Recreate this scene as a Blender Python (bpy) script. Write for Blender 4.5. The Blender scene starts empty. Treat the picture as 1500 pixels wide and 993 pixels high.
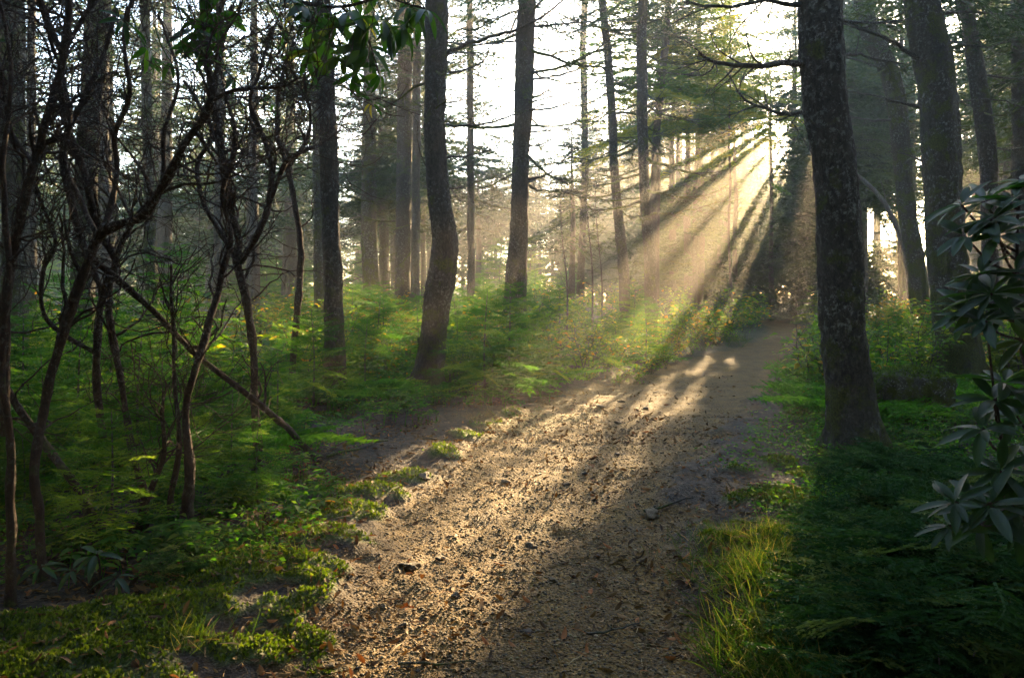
import bpy, math, numpy as np
from mathutils import Vector, Matrix
rng = np.random.default_rng(11)
PI = math.pi
sc = bpy.context.scene
np.seterr(over='ignore')
COL = sc.collection

# ------------------------------------------------------------------ camera numbers
F, CX, HZ, CAMZ = 1177.0, 750.0, 430.0, 1.5          # in pixels of the 1500 px photograph
SAZ, SEL = math.radians(21.1), math.radians(13.0)     # sun: right of the view axis, above the horizon
SUN = np.array([math.sin(SAZ)*math.cos(SEL), math.cos(SAZ)*math.cos(SEL), math.sin(SEL)])

# ------------------------------------------------------------------ noise
def _h(ix, iy, iz, seed):
    n = (ix*374761393 + iy*668265263 + iz*2147483647 + seed*1274126177) & 0xFFFFFFFF
    n = ((n ^ (n >> 13))*1274126177) & 0xFFFFFFFF
    n = ((n ^ (n >> 16))*2246822519) & 0xFFFFFFFF
    return ((n ^ (n >> 15)) & 0xFFFF)/65535.0
def vn(x, y, z=0.0, seed=0):
    x, y, z = np.broadcast_arrays(np.asarray(x, float), np.asarray(y, float), np.asarray(z, float))
    ix, iy, iz = (np.floor(a).astype(np.int64) for a in (x, y, z))
    fx, fy, fz = x-ix, y-iy, z-iz
    fx, fy, fz = (f*f*(3-2*f) for f in (fx, fy, fz))
    r = 0
    for dx in (0, 1):
        for dy in (0, 1):
            for dz in (0, 1):
                w = (fx if dx else 1-fx)*(fy if dy else 1-fy)*(fz if dz else 1-fz)
                r = r + w*_h(ix+dx, iy+dy, iz+dz, seed)
    return r*2-1
def fbm(x, y, z=0.0, seed=0, o=3):
    r, a = 0, 1.0
    for i in range(o):
        r = r + a*vn(np.asarray(x)*2**i, np.asarray(y)*2**i, np.asarray(z)*2**i, seed+i); a *= .5
    return r
def sstep(a, b, x):
    t = np.clip((np.asarray(x, float)-a)/(b-a), 0, 1); return t*t*(3-2*t)

# ------------------------------------------------------------------ terrain
def H0(x, y):
    x = np.asarray(x, float); y = np.asarray(y, float)
    s = np.sqrt((y-7)**2+9)
    h = .018*((y-7)+s)/2 - .018*.15
    h = h + 0.05*sstep(14, 34, y)*np.clip((2.0-x)*.16, 0, 2.2) + .02*sstep(6, 20, y)*np.clip((x-8.5)*.35, 0, 5)
    h = h - .03*np.clip(y-30, 0, 60)*sstep(30, 34, y)*sstep(4, 9, x)*.6
    return h
def gnd(px, py):
    """where the ground meets the ray through a photo pixel"""
    d = 1.5
    while d < 120:
        x = (px-CX)/F*d; z = CAMZ+(HZ-py)/F*d
        if z < H0(x, d): break
        d *= 1.004
    return np.array([(px-CX)/F*d, d])
def at(px, py, d):
    return np.array([(px-CX)/F*d, d, CAMZ+(HZ-py)/F*d])
def to_px(p):
    return CX+F*p[0]/p[1], HZ-F*(p[2]-CAMZ)/p[1]

PATH = [(993,400,1078),(930,445,1062),(880,480,1030),(830,510,1000),(780,545,1000),(730,585,1005),(690,615,1015),(650,650,1040),(610,705,1085),(575,800,1120),(550,900,1140),(528,995,1155),(508,1072,1168),(492,1112,1178),(481,1130,1184)]
_py, _pl, _pr = [], [], []
for r, a, b in PATH:
    d = gnd((a+b)/2, r)[1]
    _py.append(d); _pl.append((a-CX)/F*d); _pr.append((b-CX)/F*d)
_py = [-26, 1.0]+_py+[_py[-1]+6, _py[-1]+20, 140]
_pl = [_pl[0]-.3, _pl[0]-.05]+_pl+[_pl[-1]+1.2, _pl[-1]+2, _pl[-1]+2]
_pr = [_pr[0]+.1, _pr[0]+.05]+_pr+[_pr[-1]+1.2, _pr[-1]+2, _pr[-1]+2]
def pathd(x, y):
    """signed distance (m) inside the path, ragged"""
    l = np.interp(y, _py, _pl); r = np.interp(y, _py, _pr)
    return np.minimum(x-l, r-x) + .16*fbm(x*1.7, y*1.7, 0, 5) + .05*vn(x*9, y*9, 0, 8)
MOSS = [(40,975,.8,.35),(150,940,.7,.3),(260,890,.55,.3),(330,850,.45,.28),(400,830,.35,.2),(430,790,.4,.25),(500,745,.35,.3),(545,715,.38,.3),(590,692,.25,.2),(60,930,.6,.3),(330,940,.35,.2),
        (1150,735,.42,.35),(1200,700,.35,.3),(1095,735,.25,.18),(1205,640,.35,.45),(1195,610,.3,.5),(1140,680,.2,.2),(1080,690,.14,.12),(1110,630,.15,.2),(1165,590,.25,.35),(1225,760,.3,.2),(1130,790,.35,.2),(1140,850,.3,.25),(1110,920,.25,.2),(1190,900,.2,.2),(1080,800,.2,.15),
        (750,618,.55,.5),(810,604,.5,.4),(700,632,.25,.25),(520,600,.5,.5),(600,585,.9,.6),(660,570,.6,.5),(490,610,.4,.4),(460,700,.3,.2),(650,660,.2,.2),
        (1340,720,.5,.4),(1300,640,.5,.5),(1400,560,1.2,.8),(1480,600,.9,.7),(1250,560,.8,.8)]
_M = [(gnd(px, py), rx, ry) for px, py, rx, ry in MOSS]
def mossd(x, y):
    m = np.zeros(np.shape(x))
    for (c, rx, ry) in _M:
        q = ((x-c[0])/rx)**2+((y-c[1])/ry)**2
        m = np.maximum(m, np.exp(-q*.9))
    return m*1.1 + .34*fbm(x*3.1, y*3.1, 0, 21) + .22*vn(x*11, y*11, 0, 25)
def Hh(x, y):
    x = np.asarray(x, float); y = np.asarray(y, float)
    p = sstep(-.15, .25, pathd(x, y))
    near = sstep(60, 10, y)
    h = H0(x, y) + near*(.05*fbm(x*.9, y*.9, 0, 31)*(1-.6*p) + .016*fbm(x*3.3, y*3.3, 0, 33) + .005*fbm(x*11, y*11, 0, 35)*near + .004*vn(x*29, y*29, 0, 38))
    h = h - .05*p + .05*sstep(.2, 1.0, mossd(x, y))*(1-p*.5) - .02
    return h

# ------------------------------------------------------------------ mesh builder
class MB:
    def __init__(s): s.v, s.f, s.r, s.n = [], [], [], 0
    def add(s, v, f, r=0.5):
        v = np.asarray(v, float).reshape(-1, 3); f = np.asarray(f, np.int64)
        s.v.append(v); s.f.append(f+s.n); s.n += len(v)
        s.r.append(np.full(len(v), r, float) if np.isscalar(r) else np.asarray(r, float))
    def inst(s, tv, tf, M, O, r=None):
        """template copied with matrices M (N,3,3; columns are axes) and origins O (N,3)"""
        N, nv = len(O), len(tv)
        if N == 0: return
        v = np.einsum('nij,vj->nvi', M, tv)+O[:, None, :]
        f = (tf[None]+(np.arange(N)*nv)[:, None, None]).reshape(-1, tf.shape[1])
        r = rng.random(N) if r is None else r
        s.add(v.reshape(-1, 3), f, np.repeat(r, nv))
    def arrays(s):
        return np.concatenate(s.v), s.f, np.concatenate(s.r)
    def mesh(s, name, mat, smooth=True, off=None):
        v, fs, r = s.arrays()
        if off is not None: v = v-np.asarray(off, float)
        me = bpy.data.meshes.new(name)
        me.vertices.add(len(v)); me.vertices.foreach_set('co', v.astype(np.float32).ravel())
        nl = sum(f.size for f in fs); npl = sum(len(f) for f in fs)
        me.loops.add(nl); me.polygons.add(npl)
        me.loops.foreach_set('vertex_index', np.concatenate([f.ravel() for f in fs]).astype(np.int32))
        sizes = np.concatenate([np.full(len(f), f.shape[1]) for f in fs])
        me.polygons.foreach_set('loop_start', np.concatenate([[0], np.cumsum(sizes)[:-1]]).astype(np.int32))
        me.update(calc_edges=True)
        if smooth: me.polygons.foreach_set('use_smooth', np.ones(npl, bool))
        a = me.attributes.new('rnd', 'FLOAT', 'POINT'); a.data.foreach_set('value', r.astype(np.float32))
        me.materials.append(mat)
        return me
def tube(mb, P, R, sides=6, r=0.5, bark=0, flare=None, cap=True):
    P = np.asarray(P, float); R = np.asarray(R, float); n = len(P)
    T = np.gradient(P, axis=0); T /= np.linalg.norm(T, axis=1)[:, None]+1e-9
    ref = np.array([1., 0, 0]) if abs(T[0, 0]) < .8 else np.array([0, 1., 0])
    U = np.zeros_like(P); u = ref-T[0]*ref.dot(T[0]); U[0] = u/np.linalg.norm(u)
    for i in range(1, n):
        u = U[i-1]-T[i]*U[i-1].dot(T[i]); U[i] = u/(np.linalg.norm(u)+1e-9)
    V = np.cross(T, U)
    a = np.arange(sides)*2*PI/sides
    k = np.ones((n, sides))
    if bark:
        q = bark
        k += .11*vn(np.cos(a)[None]*2.2+P[:, :1]*0, np.sin(a)[None]*2.2+q, P[:, 2:3]*1.6, 3)+.075*vn(np.cos(a)[None]*7, np.sin(a)[None]*7+q, P[:, 2:3]*7, 4)+.055*vn(np.cos(a)[None]*13, np.sin(a)[None]*13+q, P[:, 2:3]*19, 6)
    if flare is not None:
        hgt = P[:, 2:3]-flare
        k += .16*np.exp(-hgt/.5)+np.exp(-np.clip(hgt, -.2, 9)/.17)*(.36+.52*np.clip(np.cos(5*a[None]+bark*7)+.5*np.cos(3*a[None]+bark*3), -.3, 2))
    rad = (R[:, None]*k)[:, :, None]
    v = P[:, None]+rad*(np.cos(a)[None, :, None]*U[:, None]+np.sin(a)[None, :, None]*V[:, None])
    i = np.arange(n-1)[:, None]*sides; j = np.arange(sides)[None]; j2 = (j+1) % sides
    f = np.stack([i+j, i+j2, i+sides+j2, i+sides+j], -1).reshape(-1, 4)
    mb.add(v.reshape(-1, 3), f, r)
def smooth_line(P, step):
    """Catmull-Rom through P (N,k), resampled about every step in the first three coordinates"""
    P = np.asarray(P, float)
    if len(P) < 2: return P
    Q = np.vstack([2*P[0]-P[1], P, 2*P[-1]-P[-2]]); out = []
    for i in range(1, len(Q)-2):
        L = np.linalg.norm(Q[i+1, :3]-Q[i, :3]); m = max(1, int(round(L/step)))
        t = (np.arange(m)/m)[:, None]
        a, b, c, d = Q[i-1], Q[i], Q[i+1], Q[i+2]
        out.append(.5*(2*b+(c-a)*t+(2*a-5*b+4*c-d)*t**2+(3*b-a-3*c+d)*t**3))
    out.append(P[-1:]); return np.vstack(out)
def norm(v): v = np.asarray(v, float); return v/(np.linalg.norm(v, axis=-1, keepdims=True)+1e-9)
def basis(D, up=None, roll=None):
    """(N,3,3) with X along D, Z near up"""
    D = norm(D); N = len(D)
    up = np.tile([0, 0, 1.], (N, 1)) if up is None else up
    Y = np.cross(up, D); bad = np.linalg.norm(Y, axis=1) < 1e-3; Y[bad] = [0, 1, 0]; Y = norm(Y)
    Z = np.cross(D, Y)
    if roll is not None:
        c, s = np.cos(roll)[:, None], np.sin(roll)[:, None]
        Y, Z = c*Y+s*Z, c*Z-s*Y
    return np.stack([D, Y, Z], -1)
def rdir(n, zlo=-1, zhi=1):
    a = rng.random(n)*2*PI; z = zlo+(zhi-zlo)*rng.random(n); q = np.sqrt(np.clip(1-z*z, 0, 1))
    return np.stack([q*np.cos(a), q*np.sin(a), z], -1)

# ------------------------------------------------------------------ sun windows: gaps cut into the crowns to shape the beams, in the plane across the sun's rays
CA, SA = math.cos(SAZ), math.sin(SAZ)
def tw(P):
    x, y, z = P[..., 0], P[..., 1], P[..., 2]
    s = x*SA+y*CA
    return x*CA-y*SA, z-math.tan(SEL)*s, s
WIN = [(-4.3,-1.42,-2.35,.05),(-6.2,-4.4,-2.0,-.6),(-3.7,-1.75,-4.7,-2.3),(-1.14,-.96,-4.0,-3.0),(-.64,.10,-1.6,-.5),(-8.2,-5.6,-2.6,-1.0),(-6.4,-4.2,-.8,.6),(-5.2,-4.3,-3.6,-2.2),(-4.1,-3.6,-1.9,-.9),
       (-12.5,-10.2,-3.0,-.6),(-16,-14.4,-4.0,-1.2),(-9.6,-8.8,-3.4,-1.6),(-2.4,-1.6,-.2,.9),(.75,1.3,-2.1,-1.6),(.62,1.1,-1.52,-1.22)]
def lit(P):
    t, w, s = tw(P)
    nt = t+.2*vn(t*1.9, w*1.7, 0, 51)+.11*vn(t*6, w*5, 0, 52); nw = w+.42*vn(t*1.5, w*1.1, 0, 53)+.15*vn(t*5, w*4, 0, 54)
    m = np.zeros(t.shape, bool)
    for a, b, c, d in WIN: m |= (nt > a) & (nt < b) & (nw > c) & (nw < d)
    ph = np.degrees(np.arctan2(-t, 1.5-w))+1.1*vn(t*1.3, w*1.3, s*.05, 57)+.5*vn(t*4, w*4, 0, 59)
    br = np.zeros(t.shape, bool)
    for a, b in ((29.8, 32.2), (24.0, 26.3), (19.3, 21.6), (16.2, 17.4), (42.6, 43.2), (52, 54.5), (57.5, 60.5), (65, 67)): br |= (ph > a) & (ph < b)  # foliage bars kept to split the light into fanned beams
    m &= ~(br & (fbm(t*7, w*7, s*.3, 66, 2) > -.08))
    m &= ~((t > -.95) & (t < .3) & (fbm(t*5.5, w*5, 0, 67, 2) > .36))
    q = fbm(t*1.25, w*1.4, 0, 58, 3)
    m |= (t < -3.6) & (t > -16) & (w < -2.2) & (w > -5.5) & (q > -.25)
    m |= (t > .3) & (t < 2.7) & (w < -2.75) & (w > -6) & (q > -.1)
    m |= (t > 2.6) & (t < 9) & (w < -2.3) & (w > -5.5) & (q > -.05)
    m |= (t < -3.6) & (t > -22) & (w > -2.2) & (w < 2.5) & (q > .42)
    return m & (s > 11)

# ------------------------------------------------------------------ materials
def mat(name):
    m = bpy.data.materials.new(name); m.use_nodes = True
    nt = m.node_tree; nt.nodes.clear()
    out = nt.nodes.new('ShaderNodeOutputMaterial')
    return m, nt, out
def N(nt, typ, **kw):
    n = nt.nodes.new(typ)
    for k, v in kw.items():
        if k == 'ins':
            for a, b in v.items(): n.inputs[a].default_value = b
        else: setattr(n, k, v)
    return n
def ramp(nt, stops):
    n = nt.nodes.new('ShaderNodeValToRGB'); e = n.color_ramp.elements
    while len(e) < len(stops): e.new(.5)
    for k, (p, c) in enumerate(stops): e[k].position = p; e[k].color = (*c, 1)
    return n
def leaf_mat(name, stops, rough=.5, trans=.45, tcol=(1.5,1.6,.6), spec=.35, under=None):
    m, nt, out = mat(name); L = nt.links.new
    at_ = N(nt, 'ShaderNodeAttribute', attribute_name='rnd')
    oi = N(nt, 'ShaderNodeObjectInfo')
    mx = N(nt, 'ShaderNodeMath', operation='MULTIPLY_ADD', ins={1: .25, 2: -.125}); L(oi.outputs['Random'], mx.inputs[0])
    ad = N(nt, 'ShaderNodeMath', operation='ADD', use_clamp=True); L(at_.outputs['Fac'], ad.inputs[0]); L(mx.outputs[0], ad.inputs[1])
    rp = ramp(nt, stops); L(ad.outputs[0], rp.inputs[0])
    p = N(nt, 'ShaderNodeBsdfPrincipled', ins={'Roughness': rough, 'Specular IOR Level': spec})
    c = rp.outputs[0]
    if under:
        g = N(nt, 'ShaderNodeNewGeometry'); mc = N(nt, 'ShaderNodeMix', data_type='RGBA'); L(g.outputs['Backfacing'], mc.inputs['Factor'])
        L(rp.outputs[0], mc.inputs['A']); mc.inputs['B'].default_value = (*under, 1); c = mc.outputs['Result']
    L(c, p.inputs['Base Color'])
    t = N(nt, 'ShaderNodeBsdfTranslucent')
    tm = N(nt, 'ShaderNodeMix', data_type='RGBA', blend_type='MULTIPLY'); tm.inputs['Factor'].default_value = 1; tm.inputs['B'].default_value = (*tcol, 1)
    L(rp.outputs[0], tm.inputs['A']); L(tm.outputs['Result'], t.inputs['Color'])
    ms = N(nt, 'ShaderNodeMixShader', ins={0: trans}); L(p.outputs[0], ms.inputs[1]); L(t.outputs[0], ms.inputs[2])
    L(ms.outputs[0], out.inputs['Surface'])
    return m
def bark_mat(name, dark, light, moss=.0, lichen=.3, scale=1.0, rough=.85, bump=.9):
    m, nt, out = mat(name); L = nt.links.new
    tc = N(nt, 'ShaderNodeTexCoord'); mp = N(nt, 'ShaderNodeMapping'); mp.inputs['Scale'].default_value = (1, 1, .5)
    L(tc.outputs['Object'], mp.inputs[0])
    n1 = N(nt, 'ShaderNodeTexNoise', ins={'Scale': 34*scale, 'Detail': 8, 'Roughness': .7}); L(mp.outputs[0], n1.inputs[0])
    v1 = N(nt, 'ShaderNodeTexVoronoi', feature='DISTANCE_TO_EDGE', ins={'Scale': 42*scale}); 
    dn = N(nt, 'ShaderNodeVectorMath', operation='MULTIPLY_ADD'); dn.inputs[1].default_value = (.12, .12, .12); L(n1.outputs['Color'], dn.inputs[0]); L(mp.outputs[0], dn.inputs[2]); L(dn.outputs[0], v1.inputs[0])
    r1 = ramp(nt, [(.3, dark), (.72, light)]); L(n1.outputs['Fac'], r1.inputs[0])
    fz = N(nt, 'ShaderNodeMapRange', ins={1: .0, 2: .09, 3: .35, 4: 1.}); L(v1.outputs['Distance'], fz.inputs[0])
    fm = N(nt, 'ShaderNodeMix', data_type='RGBA', blend_type='MULTIPLY'); fm.inputs['Factor'].default_value = 1; L(r1.outputs[0], fm.inputs['A']); L(fz.outputs[0], fm.inputs['B'])
    # pale lichen plates
    n2 = N(nt, 'ShaderNodeTexNoise', ins={'Scale': 24*scale, 'Detail': 6, 'Roughness': .75}); L(tc.outputs['Object'], n2.inputs[0])
    r2 = ramp(nt, [(.53, (0, 0, 0)), (.59, (1, 1, 1))]); L(n2.outputs['Fac'], r2.inputs[0])
    n2b = N(nt, 'ShaderNodeTexNoise', ins={'Scale': 2.1*scale, 'Detail': 2}); L(tc.outputs['Object'], n2b.inputs[0])
    r2b = ramp(nt, [(.36, (0, 0, 0)), (.60, (lichen,)*3)]); L(n2b.outputs['Fac'], r2b.inputs[0])
    ml = N(nt, 'ShaderNodeMath', operation='MULTIPLY'); L(r2.outputs[0], ml.inputs[0]); L(r2b.outputs[0], ml.inputs[1])
    c1 = N(nt, 'ShaderNodeMix', data_type='RGBA'); L(ml.outputs[0], c1.inputs['Factor']); L(fm.outputs['Result'], c1.inputs['A']); c1.inputs['B'].default_value = (.36, .38, .33, 1)
    # moss, more towards the foot
    n3 = N(nt, 'ShaderNodeTexNoise', ins={'Scale': 3.2, 'Detail': 6, 'Roughness': .7}); L(tc.outputs['Object'], n3.inputs[0])
    sp = N(nt, 'ShaderNodeSeparateXYZ'); L(tc.outputs['Object'], sp.inputs[0])
    hr = N(nt, 'ShaderNodeMapRange', ins={1: 0., 2: 1.6, 3: .16, 4: 0.}); L(sp.outputs[2], hr.inputs[0])
    a3 = N(nt, 'ShaderNodeMath', operation='ADD'); L(n3.outputs['Fac'], a3.inputs[0]); L(hr.outputs[0], a3.inputs[1])
    a4 = N(nt, 'ShaderNodeMath', operation='ADD', ins={1: moss*.22}); L(a3.outputs[0], a4.inputs[0])
    r3 = ramp(nt, [(.60, (0, 0, 0)), (.70, (1, 1, 1))]); L(a4.outputs[0], r3.inputs[0])
    n4 = N(nt, 'ShaderNodeTexNoise', ins={'Scale': 60., 'Detail': 3}); L(tc.outputs['Object'], n4.inputs[0])
    r4 = ramp(nt, [(.3, (.03, .04, .008)), (.7, (.10, .115, .02))]); L(n4.outputs['Fac'], r4.inputs[0])
    c2 = N(nt, 'ShaderNodeMix', data_type='RGBA'); L(r3.outputs[0], c2.inputs['Factor']); L(c1.outputs['Result'], c2.inputs['A']); L(r4.outputs[0], c2.inputs['B'])
    p = N(nt, 'ShaderNodeBsdfPrincipled', ins={'Roughness': rough, 'Specular IOR Level': .3})
    L(c2.outputs['Result'], p.inputs['Base Color'])
    hv = N(nt, 'ShaderNodeMath', operation='MINIMUM', ins={1: .12}); L(v1.outputs['Distance'], hv.inputs[0])
    hs = N(nt, 'ShaderNodeMath', operation='MULTIPLY_ADD', ins={1: 3.5}); L(hv.outputs[0], hs.inputs[0]); L(n1.outputs['Fac'], hs.inputs[2])
    hq = N(nt, 'ShaderNodeMath', operation='MULTIPLY_ADD', ins={1: .5}); L(n4.outputs['Fac'], hq.inputs[0]); L(hs.outputs[0], hq.inputs[2])
    b = N(nt, 'ShaderNodeBump', ins={'Strength': bump, 'Distance': .03}); L(hq.outputs[0], b.inputs['Height']); L(b.outputs[0], p.inputs['Normal'])
    L(p.outputs[0], out.inputs['Surface'])
    return m
M_SPRUCE = bark_mat('spruce_bark', (.026, .021, .016), (.10, .085, .068), .22, .32)
M_LICHEN = bark_mat('lichened_spruce_bark', (.024, .02, .016), (.095, .082, .066), .15, .5, .75)
M_MOSSY = bark_mat('mossy_bark', (.030, .026, .018), (.10, .09, .065), .55, .5)
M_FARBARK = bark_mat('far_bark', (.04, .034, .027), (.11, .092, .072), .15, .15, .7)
M_DEAD = bark_mat('dead_branch_bark', (.035, .03, .024), (.12, .11, .095), .1, .6, 2.0, .9, .4)
M_RHODO = bark_mat('rhododendron_bark', (.020, .011, .007), (.085, .042, .025), -.1, .22, 1.4, .8, .9)
M_ROCK = bark_mat('rock_face', (.04, .037, .032), (.13, .12, .105), .25, .8, .7, .9, .6)
M_NEEDLE = leaf_mat('conifer_needles', [(0, (.012, .028, .012)), (.6, (.03, .055, .018)), (1, (.06, .085, .025))], .5, .35)
M_FIR = leaf_mat('young_fir_needles', [(0, (.014, .055, .010)), (.6, (.030, .095, .014)), (1, (.085, .15, .02))], .55, .55, (3.0, 2.7, .7), .15)
M_SUNLITFIR = leaf_mat('sunlit_young_needles', [(0, (.05, .10, .012)), (.6, (.11, .15, .015)), (1, (.20, .18, .02))], .5, .5)  # backlit look painted into the needle colour
M_HEM = leaf_mat('hemlock_needles', [(0, (.012, .042, .014)), (.7, (.032, .082, .024)), (1, (.13, .17, .05))], .7, .3, spec=.04)
M_LEAF = leaf_mat('shrub_leaves', [(0, (.03, .085, .008)), (.6, (.065, .14, .010)), (.93, (.14, .17, .012)), (1, (.28, .15, .015))], .5, .62, (3.0, 2.7, .8), .25)
M_SUNGLOW = leaf_mat('golden_leaves', [(0, (.10, .13, .015)), (.5, (.20, .17, .02)), (1, (.36, .20, .03))], .5, .55, (1.8, 1.6, .5), .25)  # yellow sun glow put into the leaf colour
M_HERB = leaf_mat('herb_leaves', [(0, (.015, .065, .008)), (.7, (.038, .12, .012)), (1, (.10, .17, .02))], .65, .6, (3.0, 2.7, .8), .15)
M_RLEAF = leaf_mat('rhododendron_leaves', [(0, (.008, .030, .007)), (.8, (.018, .052, .010)), (.97, (.05, .10, .015)), (1, (.22, .18, .03))], .36, .4, (3.2, 3.4, .7), .2, (.035, .06, .028))
M_MOSS = leaf_mat('moss_cushion', [(0, (.03, .055, .006)), (.6, (.07, .115, .010)), (1, (.13, .16, .02))], .6, .4, (1.4, 1.5, .5), .2)
M_GRASS = leaf_mat('grass_blades', [(0, (.02, .055, .010)), (.55, (.05, .10, .014)), (.8, (.10, .13, .02)), (1, (.24, .18, .07))], .6, .4, spec=.15)
M_LITTER = leaf_mat('dry_leaves', [(0, (.035, .019, .010)), (.45, (.10, .056, .017)), (.8, (.18, .108, .032)), (.92, (.25, .085, .022)), (1, (.30, .22, .11))], .7, .15, (1.3, 1.1, .8), .15)
def stone_mat():
    m, nt, out = mat('path_stone'); L = nt.links.new
    at_ = N(nt, 'ShaderNodeAttribute', attribute_name='rnd'); rp = ramp(nt, [(0, (.045, .033, .022)), (.5, (.15, .095, .030)), (.85, (.24, .155, .05)), (1, (.34, .27, .15))]); L(at_.outputs['Fac'], rp.inputs[0])
    tc = N(nt, 'ShaderNodeTexCoord'); n = N(nt, 'ShaderNodeTexNoise', ins={'Scale': 70., 'Detail': 4}); L(tc.outputs['Object'], n.inputs[0])
    mx = N(nt, 'ShaderNodeMix', data_type='RGBA', blend_type='MULTIPLY'); mx.inputs['Factor'].default_value = .6; L(rp.outputs[0], mx.inputs['A']); L(n.outputs['Color'], mx.inputs['B'])
    p = N(nt, 'ShaderNodeBsdfPrincipled', ins={'Roughness': .75}); L(mx.outputs['Result'], p.inputs['Base Color'])
    b = N(nt, 'ShaderNodeBump', ins={'Strength': .5, 'Distance': .006}); L(n.outputs['Fac'], b.inputs['Height']); L(b.outputs[0], p.inputs['Normal'])
    L(p.outputs[0], out.inputs['Surface']); return m
M_STONE = stone_mat()
def ground_mat():
    m, nt, out = mat('forest_ground'); L = nt.links.new
    tc = N(nt, 'ShaderNodeTexCoord')
    def noise(s, d=4, r=.6): 
        n = N(nt, 'ShaderNodeTexNoise', ins={'Scale': s, 'Detail': d, 'Roughness': r}); L(tc.outputs['Object'], n.inputs[0]); return n
    def vor(s, f='F1'):
        n = N(nt, 'ShaderNodeTexVoronoi', feature=f, ins={'Scale': s}); L(tc.outputs['Object'], n.inputs[0]); return n
    pa = N(nt, 'ShaderNodeAttribute', attribute_name='pathness'); mo = N(nt, 'ShaderNodeAttribute', attribute_name='mossness')
    # gritty path
    v1, v2, n1, n2 = vor(85.), vor(38.), noise(3.5), noise(45., 5, .7)
    g1 = ramp(nt, [(0, (.035, .020, .008)), (.3, (.11, .062, .014)), (.7, (.21, .118, .021)), (.93, (.28, .172, .038)), (1, (.40, .29, .12))]); L(v1.outputs['Color'], g1.inputs[0])
    g2 = ramp(nt, [(.3, (.45, .42, .40)), (.7, (1, 1, 1))]); L(n1.outputs['Fac'], g2.inputs[0])
    gm = N(nt, 'ShaderNodeMix', data_type='RGBA', blend_type='MULTIPLY'); gm.inputs['Factor'].default_value = 1; L(g1.outputs[0], gm.inputs['A']); L(g2.outputs[0], gm.inputs['B'])
    # litter floor
    v3 = N(nt, 'ShaderNodeTexVoronoi', ins={'Scale': 26.}); mp = N(nt, 'ShaderNodeMapping'); mp.inputs['Scale'].default_value = (1, .55, 1); mp.inputs['Rotation'].default_value = (0, 0, .6)
    nw = noise(7.); ds = N(nt, 'ShaderNodeVectorMath', operation='MULTIPLY_ADD'); ds.inputs[1].default_value = (.25, .25, .25); L(nw.outputs['Color'], ds.inputs[0]); L(tc.outputs['Object'], ds.inputs[2]); L(ds.outputs[0], mp.inputs[0]); L(mp.outputs[0], v3.inputs[0])
    f1 = ramp(nt, [(0, (.010, .007, .004)), (.5, (.030, .018, .010)), (.85, (.065, .040, .022)), (1, (.12, .085, .05))]); L(v3.outputs['Color'], f1.inputs[0])
    mo1 = noise(55., 4, .7); m1 = ramp(nt, [(.3, (.022, .036, .006)), (.7, (.07, .10, .014))]); L(mo1.outputs['Fac'], m1.inputs[0])
    ca = N(nt, 'ShaderNodeMix', data_type='RGBA'); L(pa.outputs['Fac'], ca.inputs['Factor']); L(f1.outputs[0], ca.inputs['A']); L(gm.outputs['Result'], ca.inputs['B'])
    cb = N(nt, 'ShaderNodeMix', data_type='RGBA'); L(mo.outputs['Fac'], cb.inputs['Factor']); L(ca.outputs['Result'], cb.inputs['A']); L(m1.outputs[0], cb.inputs['B'])
    p = N(nt, 'ShaderNodeBsdfPrincipled', ins={'Roughness': .8, 'Specular IOR Level': .3}); L(cb.outputs['Result'], p.inputs['Base Color'])
    h1 = N(nt, 'ShaderNodeMath', operation='MULTIPLY_ADD', ins={1: -.8}); L(v1.outputs['Distance'], h1.inputs[0]); L(n2.outputs['Fac'], h1.inputs[2])
    h2 = N(nt, 'ShaderNodeMath', operation='MULTIPLY_ADD', ins={1: -1.0}); L(v2.outputs['Distance'], h2.inputs[0]); L(h1.outputs[0], h2.inputs[2])
    h3 = N(nt, 'ShaderNodeMath', operation='MULTIPLY_ADD', ins={1: .8}); L(v3.outputs['Distance'], h3.inputs[0]); L(h2.outputs[0], h3.inputs[2])
    b = N(nt, 'ShaderNodeBump', ins={'Strength': .7, 'Distance': .016}); L(h3.outputs[0], b.inputs['Height']); L(b.outputs[0], p.inputs['Normal'])
    L(p.outputs[0], out.inputs['Surface']); return m
M_GROUND = ground_mat()

# ------------------------------------------------------------------ object helpers
def tag(o, label, cat, group=None, kind=None):
    if label: o['label'] = label
    if cat: o['category'] = cat
    if group: o['group'] = group
    if kind: o['kind'] = kind
    return o
def thing(name, label, cat, loc, group=None):
    o = bpy.data.objects.new(name, None); COL.objects.link(o); o.location = [float(c) for c in loc]; o.empty_display_size = .1
    return tag(o, label, cat, group)
def link(name, me, parent=None):
    o = bpy.data.objects.new(name, me); COL.objects.link(o)
    if parent is not None: o.parent = parent
    return o
def part(name, mb, m, root, smooth=True):
    """mesh built in world coordinates, stored relative to its thing's base"""
    return link(name, mb.mesh(name, m, smooth, off=np.array(root.location)), root)
def dup(root, loc, rz, s, label, group):
    r = root.copy(); COL.objects.link(r); r.location = [float(c) for c in loc]; r.rotation_euler = (0, 0, rz); r.scale = (s, s, s)
    r['label'] = label; r['group'] = group
    for ch in list(root.children):
        c = ch.copy(); COL.objects.link(c); c.parent = r
        for g in ch.children:
            d = g.copy(); COL.objects.link(d); d.parent = c
    return r

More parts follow.
